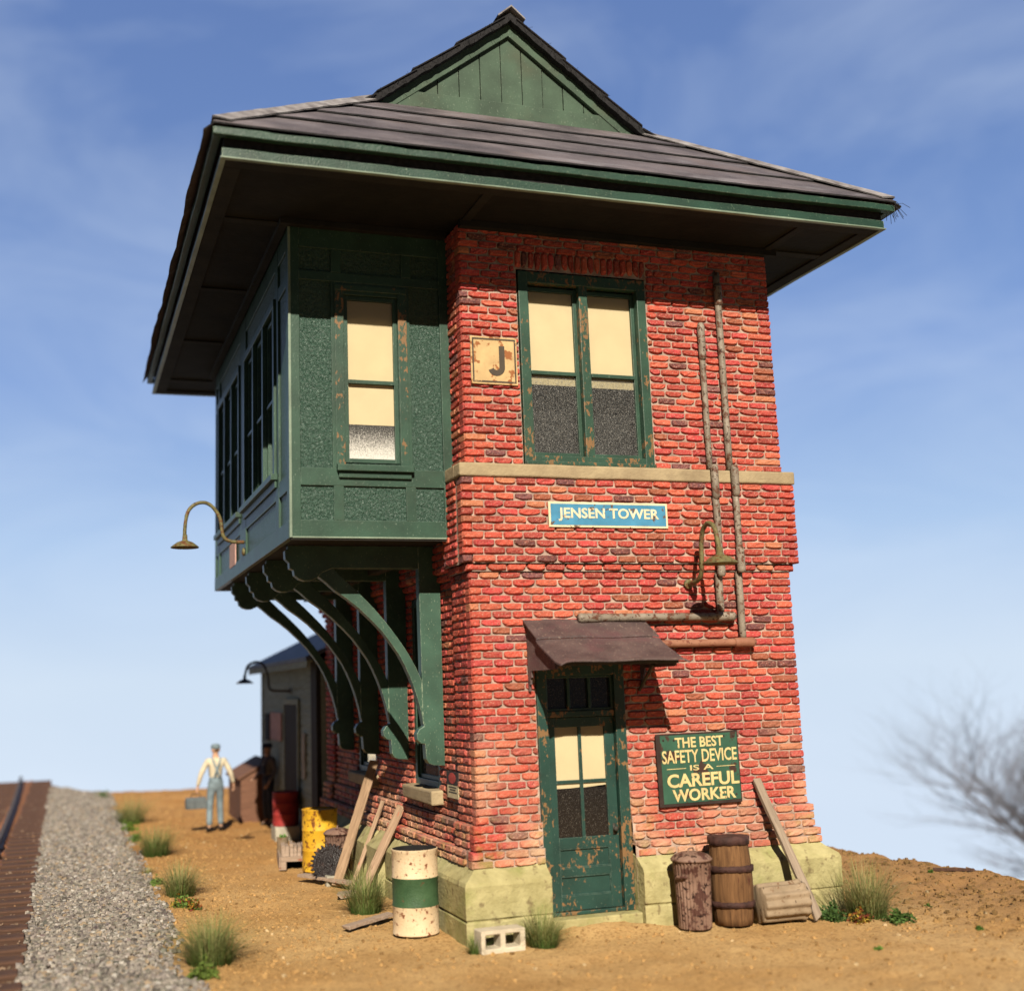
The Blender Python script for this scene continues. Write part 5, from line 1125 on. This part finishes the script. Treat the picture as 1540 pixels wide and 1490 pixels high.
    c = MB(); n = 11; V = [(.085 * math.cos(a) * s, (.075 + .10 * math.sin(a)) * s, (1.675 - .012 * math.sin(a)) * s) for a in np.linspace(.05, math.pi - .05, n)]; V2 = [(x, y, z + .008 * s) for x, y, z in V]
    c.add(V + V2, [tuple(range(n)), tuple(range(2 * n - 1, n - 1, -1))] + [(i, (i + 1) % n, n + (i + 1) % n, n + i) for i in range(n)]); c.build('peak', M[cp], cap_o)
    skin('hair', [(0, -.035, 1.60, .060, .045), (0, -.03, 1.66, .080, .078)], [(0, 1)], M['hair'], root, 0, 1, s)
    # face: eyes, brows, mouth
    f = MB()
    for sx in (-1, 1): f.lathe([(.001, 0), (.008, .002), (.010, .005)], 8, lambda p, sx=sx: ((sx * .032 + p.x) * s, (.112 - p.z) * s, (1.642 + p.y * .6) * s))
    f.box(-.022 * s, .022 * s, .098 * s, .111 * s, 1.583 * s, 1.588 * s); f.build('face_features', M['boot'], root)
    return root
p1 = person((-1.235, 10.35, -.012), R(4), 'man in cream shirt, blue overalls and cap walking away with a toolbox', {-1: ((-.31, -.03, 1.17), (-.365, .03, .92), (-.375, .045, .85)), 1: ((.30, -.05, 1.18), (.375, .02, .95), (.385, .05, .88))},
            {-1: ((-.115, .03, .50), (-.135, -.06, .09), (-.155, .06, .04)), 1: ((.10, .05, .50), (.115, .02, .09), (.13, .14, .04))}, ('shirt', 'denim', 'denim'), .845)
tb = empty('toolbox', (-1.235 - .335, 10.40, .40), R(4), 'dull grey toolbox carried by the walking man in the cream shirt', 'toolbox')
b = MB(); b.prism([(-.10, 0), (.10, 0), (.10, .13), (.05, .19), (-.05, .19), (-.10, .13)], lambda u, v, d: (d, u, v), -.17, .17); b.build('case', M['tool'], tb, bevel=.008)
b = MB(); b.tube([(-.08, 0, .185), (-.075, 0, .245), (.075, 0, .245), (.08, 0, .185)], .009, 8); b.build('handle', M['boot'], tb)
p2 = person((-.20, 11.05, -.02), R(110), 'man in dark navy overalls and grey shirt standing in the shade by the shed', {-1: ((-.26, -.03, 1.17), (-.25, .12, .95), (-.25, .16, .89)), 1: ((.26, .0, 1.16), (.22, .20, 1.02), (.20, .26, 1.0))},
            {-1: ((-.10, .02, .50), (-.11, -.02, .09), (-.13, .10, .04)), 1: ((.10, .02, .50), (.11, -.02, .09), (.13, .10, .04))}, ('greyshirt', 'navy', 'navy'), .83, lean=0)
for p in (p1, p2): p.location.z = H(p.location.x, p.location.y) - .005

# ================================================================== PLANTS
def mat_leaf(name):
    t = NT(name); at = t.attr(); t.L.new(at.outputs['Color'], t.b.inputs['Base Color']); t.b.inputs['Roughness'].default_value = .7; t.b.inputs['Specular IOR Level'].default_value = .2
    tr = t.N.new('ShaderNodeBsdfTranslucent'); t.L.new(at.outputs['Color'], tr.inputs[0]); ms = t.N.new('ShaderNodeMixShader'); ms.inputs[0].default_value = .3; t.L.new(t.b.outputs[0], ms.inputs[1]); t.L.new(tr.outputs[0], ms.inputs[2]); t.L.new(ms.outputs[0], t.N['Material Output'].inputs[0]); return t.m
M['blade'] = mat_leaf('static_grass_blade'); M['leaf'] = mat_leaf('weed_leaf')
def tuft(x, y, r, h, n, label, straw=.6, seed=0):
    rg = np.random.default_rng(seed + 5); b = MB(); r *= 1.5; h *= 1.18; n = int(n * 1.5)
    for i in range(n):
        a = rg.uniform(0, 6.283); q = r * .42 * rg.random() ** .6; px, py = q * math.cos(a), q * math.sin(a); hh = h * rg.uniform(.35, 1.0); out = r * (.12 + 1.05 * rg.random() ** 1.2)
        aa = a + rg.normal(0, .5); w = rg.uniform(.0022, .0045); dx, dy = math.cos(aa), math.sin(aa); sx, sy = -dy * w, dx * w; st = min(1, max(0, straw - .15 + rg.normal(0, .3)))
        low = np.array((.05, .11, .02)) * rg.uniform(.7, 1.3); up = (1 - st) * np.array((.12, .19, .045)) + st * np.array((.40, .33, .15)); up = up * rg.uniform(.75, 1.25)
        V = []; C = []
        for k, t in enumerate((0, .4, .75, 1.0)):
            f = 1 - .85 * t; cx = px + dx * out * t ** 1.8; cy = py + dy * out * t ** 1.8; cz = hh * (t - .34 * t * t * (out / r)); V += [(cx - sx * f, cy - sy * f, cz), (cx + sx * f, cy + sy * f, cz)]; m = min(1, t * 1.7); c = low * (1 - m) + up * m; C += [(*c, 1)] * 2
        base = len(b.v); b.v.extend(V); b.c.extend(C); b.useC = True; b.f.extend([(base, base + 1, base + 3, base + 2), (base + 2, base + 3, base + 5, base + 4), (base + 4, base + 5, base + 7, base + 6)]); b.m.extend([0] * 3)
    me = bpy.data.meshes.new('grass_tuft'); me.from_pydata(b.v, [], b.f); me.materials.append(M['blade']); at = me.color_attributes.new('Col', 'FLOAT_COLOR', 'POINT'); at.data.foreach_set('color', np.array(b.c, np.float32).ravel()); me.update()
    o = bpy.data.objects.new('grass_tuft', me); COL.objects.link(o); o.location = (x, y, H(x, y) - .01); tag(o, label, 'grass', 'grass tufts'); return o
def weed(x, y, r, h, n, label, col=(.10, .19, .035), seed=0, autumn=0.0, z=None):
    rg = np.random.default_rng(seed + 77); V = []; Fc = []; C = []
    for i in range(n):
        d = rg.normal(0, 1, 3); d /= np.linalg.norm(d); d[2] = abs(d[2]); q = rg.random() ** .5; lump = .75 + .35 * math.sin(d[0] * 5 + seed) * math.cos(d[1] * 4); p = d * q * np.array((r, r, h)) * lump; s = rg.uniform(.012, .026); u = rg.normal(0, 1, 3); u /= np.linalg.norm(u); w = np.cross(u, rg.normal(0, 1, 3)); w /= np.linalg.norm(w)
        base = len(V); V += [tuple(p - u * s), tuple(p + w * s * .55), tuple(p + u * s), tuple(p - w * s * .55)]; Fc.append((base, base + 1, base + 2, base + 3)); c = np.array(col) * rg.uniform(.5, 1.5)
        if rg.random() < autumn: c = np.array(((.34, .16, .02), (.22, .05, .03), (.40, .28, .04))[rg.integers(0, 3)]) * rg.uniform(.6, 1.2)
        C += [(*np.clip(c, 0, 1), 1)] * 4
    me = bpy.data.meshes.new('leafy_weed'); me.from_pydata(V, [], Fc); me.materials.append(M['leaf']); at = me.color_attributes.new('Col', 'FLOAT_COLOR', 'POINT'); at.data.foreach_set('color', np.array(C, np.float32).ravel()); me.update()
    o = bpy.data.objects.new('leafy_weed', me); COL.objects.link(o); o.location = (x, y, (H(x, y) if z is None else z) - .01); tag(o, label, 'weed', 'leafy weeds'); return o
tuft(-2.50, .12, .30, .44, 620, 'large blurred tuft at the gravel edge nearest the camera', .55, 1)
tuft(-2.42, 3.95, .25, .42, 480, 'straw-topped tuft at the gravel edge above the bright weeds', .7, 2)
tuft(-2.42, 7.9, .30, .48, 480, 'dark green tuft at the gravel edge between the two bright weed clumps', .45, 3)
tuft(-2.52, 12.8, .36, .58, 420, 'pale tuft at the gravel edge far down the track', .7, 4)
tuft(-.66, 1.85, .25, .48, 620, 'tall tuft growing between the cream drum and the wood chunk', .55, 5)
tuft(.44, -.48, .20, .34, 460, 'tuft beside the concrete block in front of the door plinth', .55, 6)
tuft(3.86, -.62, .28, .56, 640, 'tall straw-coloured tuft at the right end of the plinth', .8, 7)
tuft(-.20, -.44, .11, .19, 130, 'small tuft just left of the concrete block', .35, 8)
tuft(-.42, 2.95, .12, .40, 120, 'thin tuft between the red-flecked slat and the plinth', .7, 9)
tuft(-2.66, 6.0, .10, .14, 60, 'wisp of dry grass on the gravel below the dark green tuft', .9, 10)
weed(-2.62, -.45, .17, .19, 700, 'bright green weed in front of the nearest tuft', (.14, .20, .04), 1)
weed(-2.62, 4.9, .13, .14, 420, 'bright green weed just behind the straw-topped tuft', (.13, .22, .04), 2)
weed(-2.46, 3.25, .17, .15, 650, 'weed with red and yellow leaves below the straw-topped tuft', (.12, .20, .04), 3, .35)
weed(-2.34, 3.05, .12, .12, 380, 'low mixed red and green weed right of the gravel edge', (.09, .14, .03), 13, .6)
weed(-2.62, 11.6, .22, .24, 500, 'bright weed at the foot of the pale far tuft', (.13, .22, .03), 4)
weed(-2.62, 9.6, .14, .2, 360, 'small bright weed on the gravel edge between the far tufts', (.11, .2, .03), 5)
weed(-2.85, 18.6, .2, .26, 260, 'green sprig against the sky at the end of the gravel', (.07, .14, .03), 6)
weed(3.46, -.62, .15, .20, 800, 'dark green weed against the plinth beside the fallen bin', (.06, .115, .03), 7)
weed(3.66, -.78, .13, .15, 560, 'brown and ochre weed in front of the straw-coloured tuft', (.12, .12, .03), 8, .75)
weed(3.95, -.98, .17, .14, 700, 'green weed at the foot of the straw-coloured tuft', (.075, .135, .03), 9)
for i, (x, y, lb) in enumerate(((4.6, -.61, 'tiny green sprig on the bare earth nearest the plinth'), (2.96, -1.97, 'tiny green sprig on the earth nearest the camera'), (4.25, -1.73, 'tiny green sprig at the right on bare earth'), (5.9, .9, 'tiny sprig near the crest of the bare earth'))): weed(x, y, .045, .05, 80, lb, (.09, .17, .03), 20 + i)
weed(3.02, -.30, .10, .06, 160, 'moss tuft behind the fallen bin at the plinth', (.06, .15, .03), 31)
weed(-.80, 6.15, .07, .09, 260, 'bright weeds growing from the pale tin on the crate', (.12, .26, .05), 30, 0, .29)
tuft(-.36, 3.62, .07, .16, 70, 'short wisp of grass at the foot of the buttress', .6, 12)
o = plank((6.0, .95, .05), (6.28, .62, .06), .045, .03, 'tie', 'dark broken stick lying near the crest of the bare earth', (0, 0, 1), .03, 'stick'); o['category'] = 'stick'; del o['group']

# ================================================================== BARE TREE
def mat_bark():
    t = NT('grey_bark'); c = t.mix(t.ramp(t.noise(3, 4), .3, .7), (.085, .08, .095), (.145, .14, .16)); return t.fin(c, .9, .2)
M['bark'] = mat_bark()
def tree(loc, label, seed=3):
    rg = random.Random(seed); root = empty('bare_tree', loc, 0, label, 'tree'); tr = MB(); cr = MB()
    def grow(p, d, L, r, lv):
        n = 4; pts = [p]; rs = [r]; q = p.copy(); dd = d.copy()
        for i in range(n):
            dd = (dd + Vector((rg.uniform(-.16, .16), rg.uniform(-.16, .16), rg.uniform(-.04, .12)))).normalized(); q = q + dd * L / n; pts.append(q.copy()); rs.append(r * (1 - .55 * (i + 1) / n))
        sq = lambda v: Vector((v.x * 1.45, v.y * 1.45, v.z * .86))
        (tr if lv == 0 else cr).tube([sq(v) for v in pts], rs, 8 if lv == 0 else (5 if lv < 3 else 3), caps=False)
        if lv >= 5 or r < .006: return
        for i in range(1, n + 1):
            k = 2 if i == n else 1
            if lv == 0 and i < 2: continue
            for _ in range(k + (2 if lv == 0 else 0)):
                ax = dd.orthogonal(); ax.rotate(Matrix.Rotation(rg.uniform(0, 6.28), 3, dd)); nd = dd.copy(); nd.rotate(Matrix.Rotation(rg.uniform(.45, .95) if lv < 2 else rg.uniform(.3, .75), 3, ax)); nd = (nd + Vector((0, 0, .16))).normalized()
                grow(pts[i], nd, L * rg.uniform(.55, .78), rs[i] * rg.uniform(.5, .72), lv + 1)
    grow(Vector((0, 0, -.5)), Vector((-.05, 0, 1)), 6.6, .60, 0)
    tr.build('trunk', M['bark'], root); cr.build('crown', M['bark'], root, smooth=False); return root
TX, TY = 46.2, 38.4
tree((TX, TY, H(TX, TY)), 'leafless grey tree beyond the crest at the right edge')
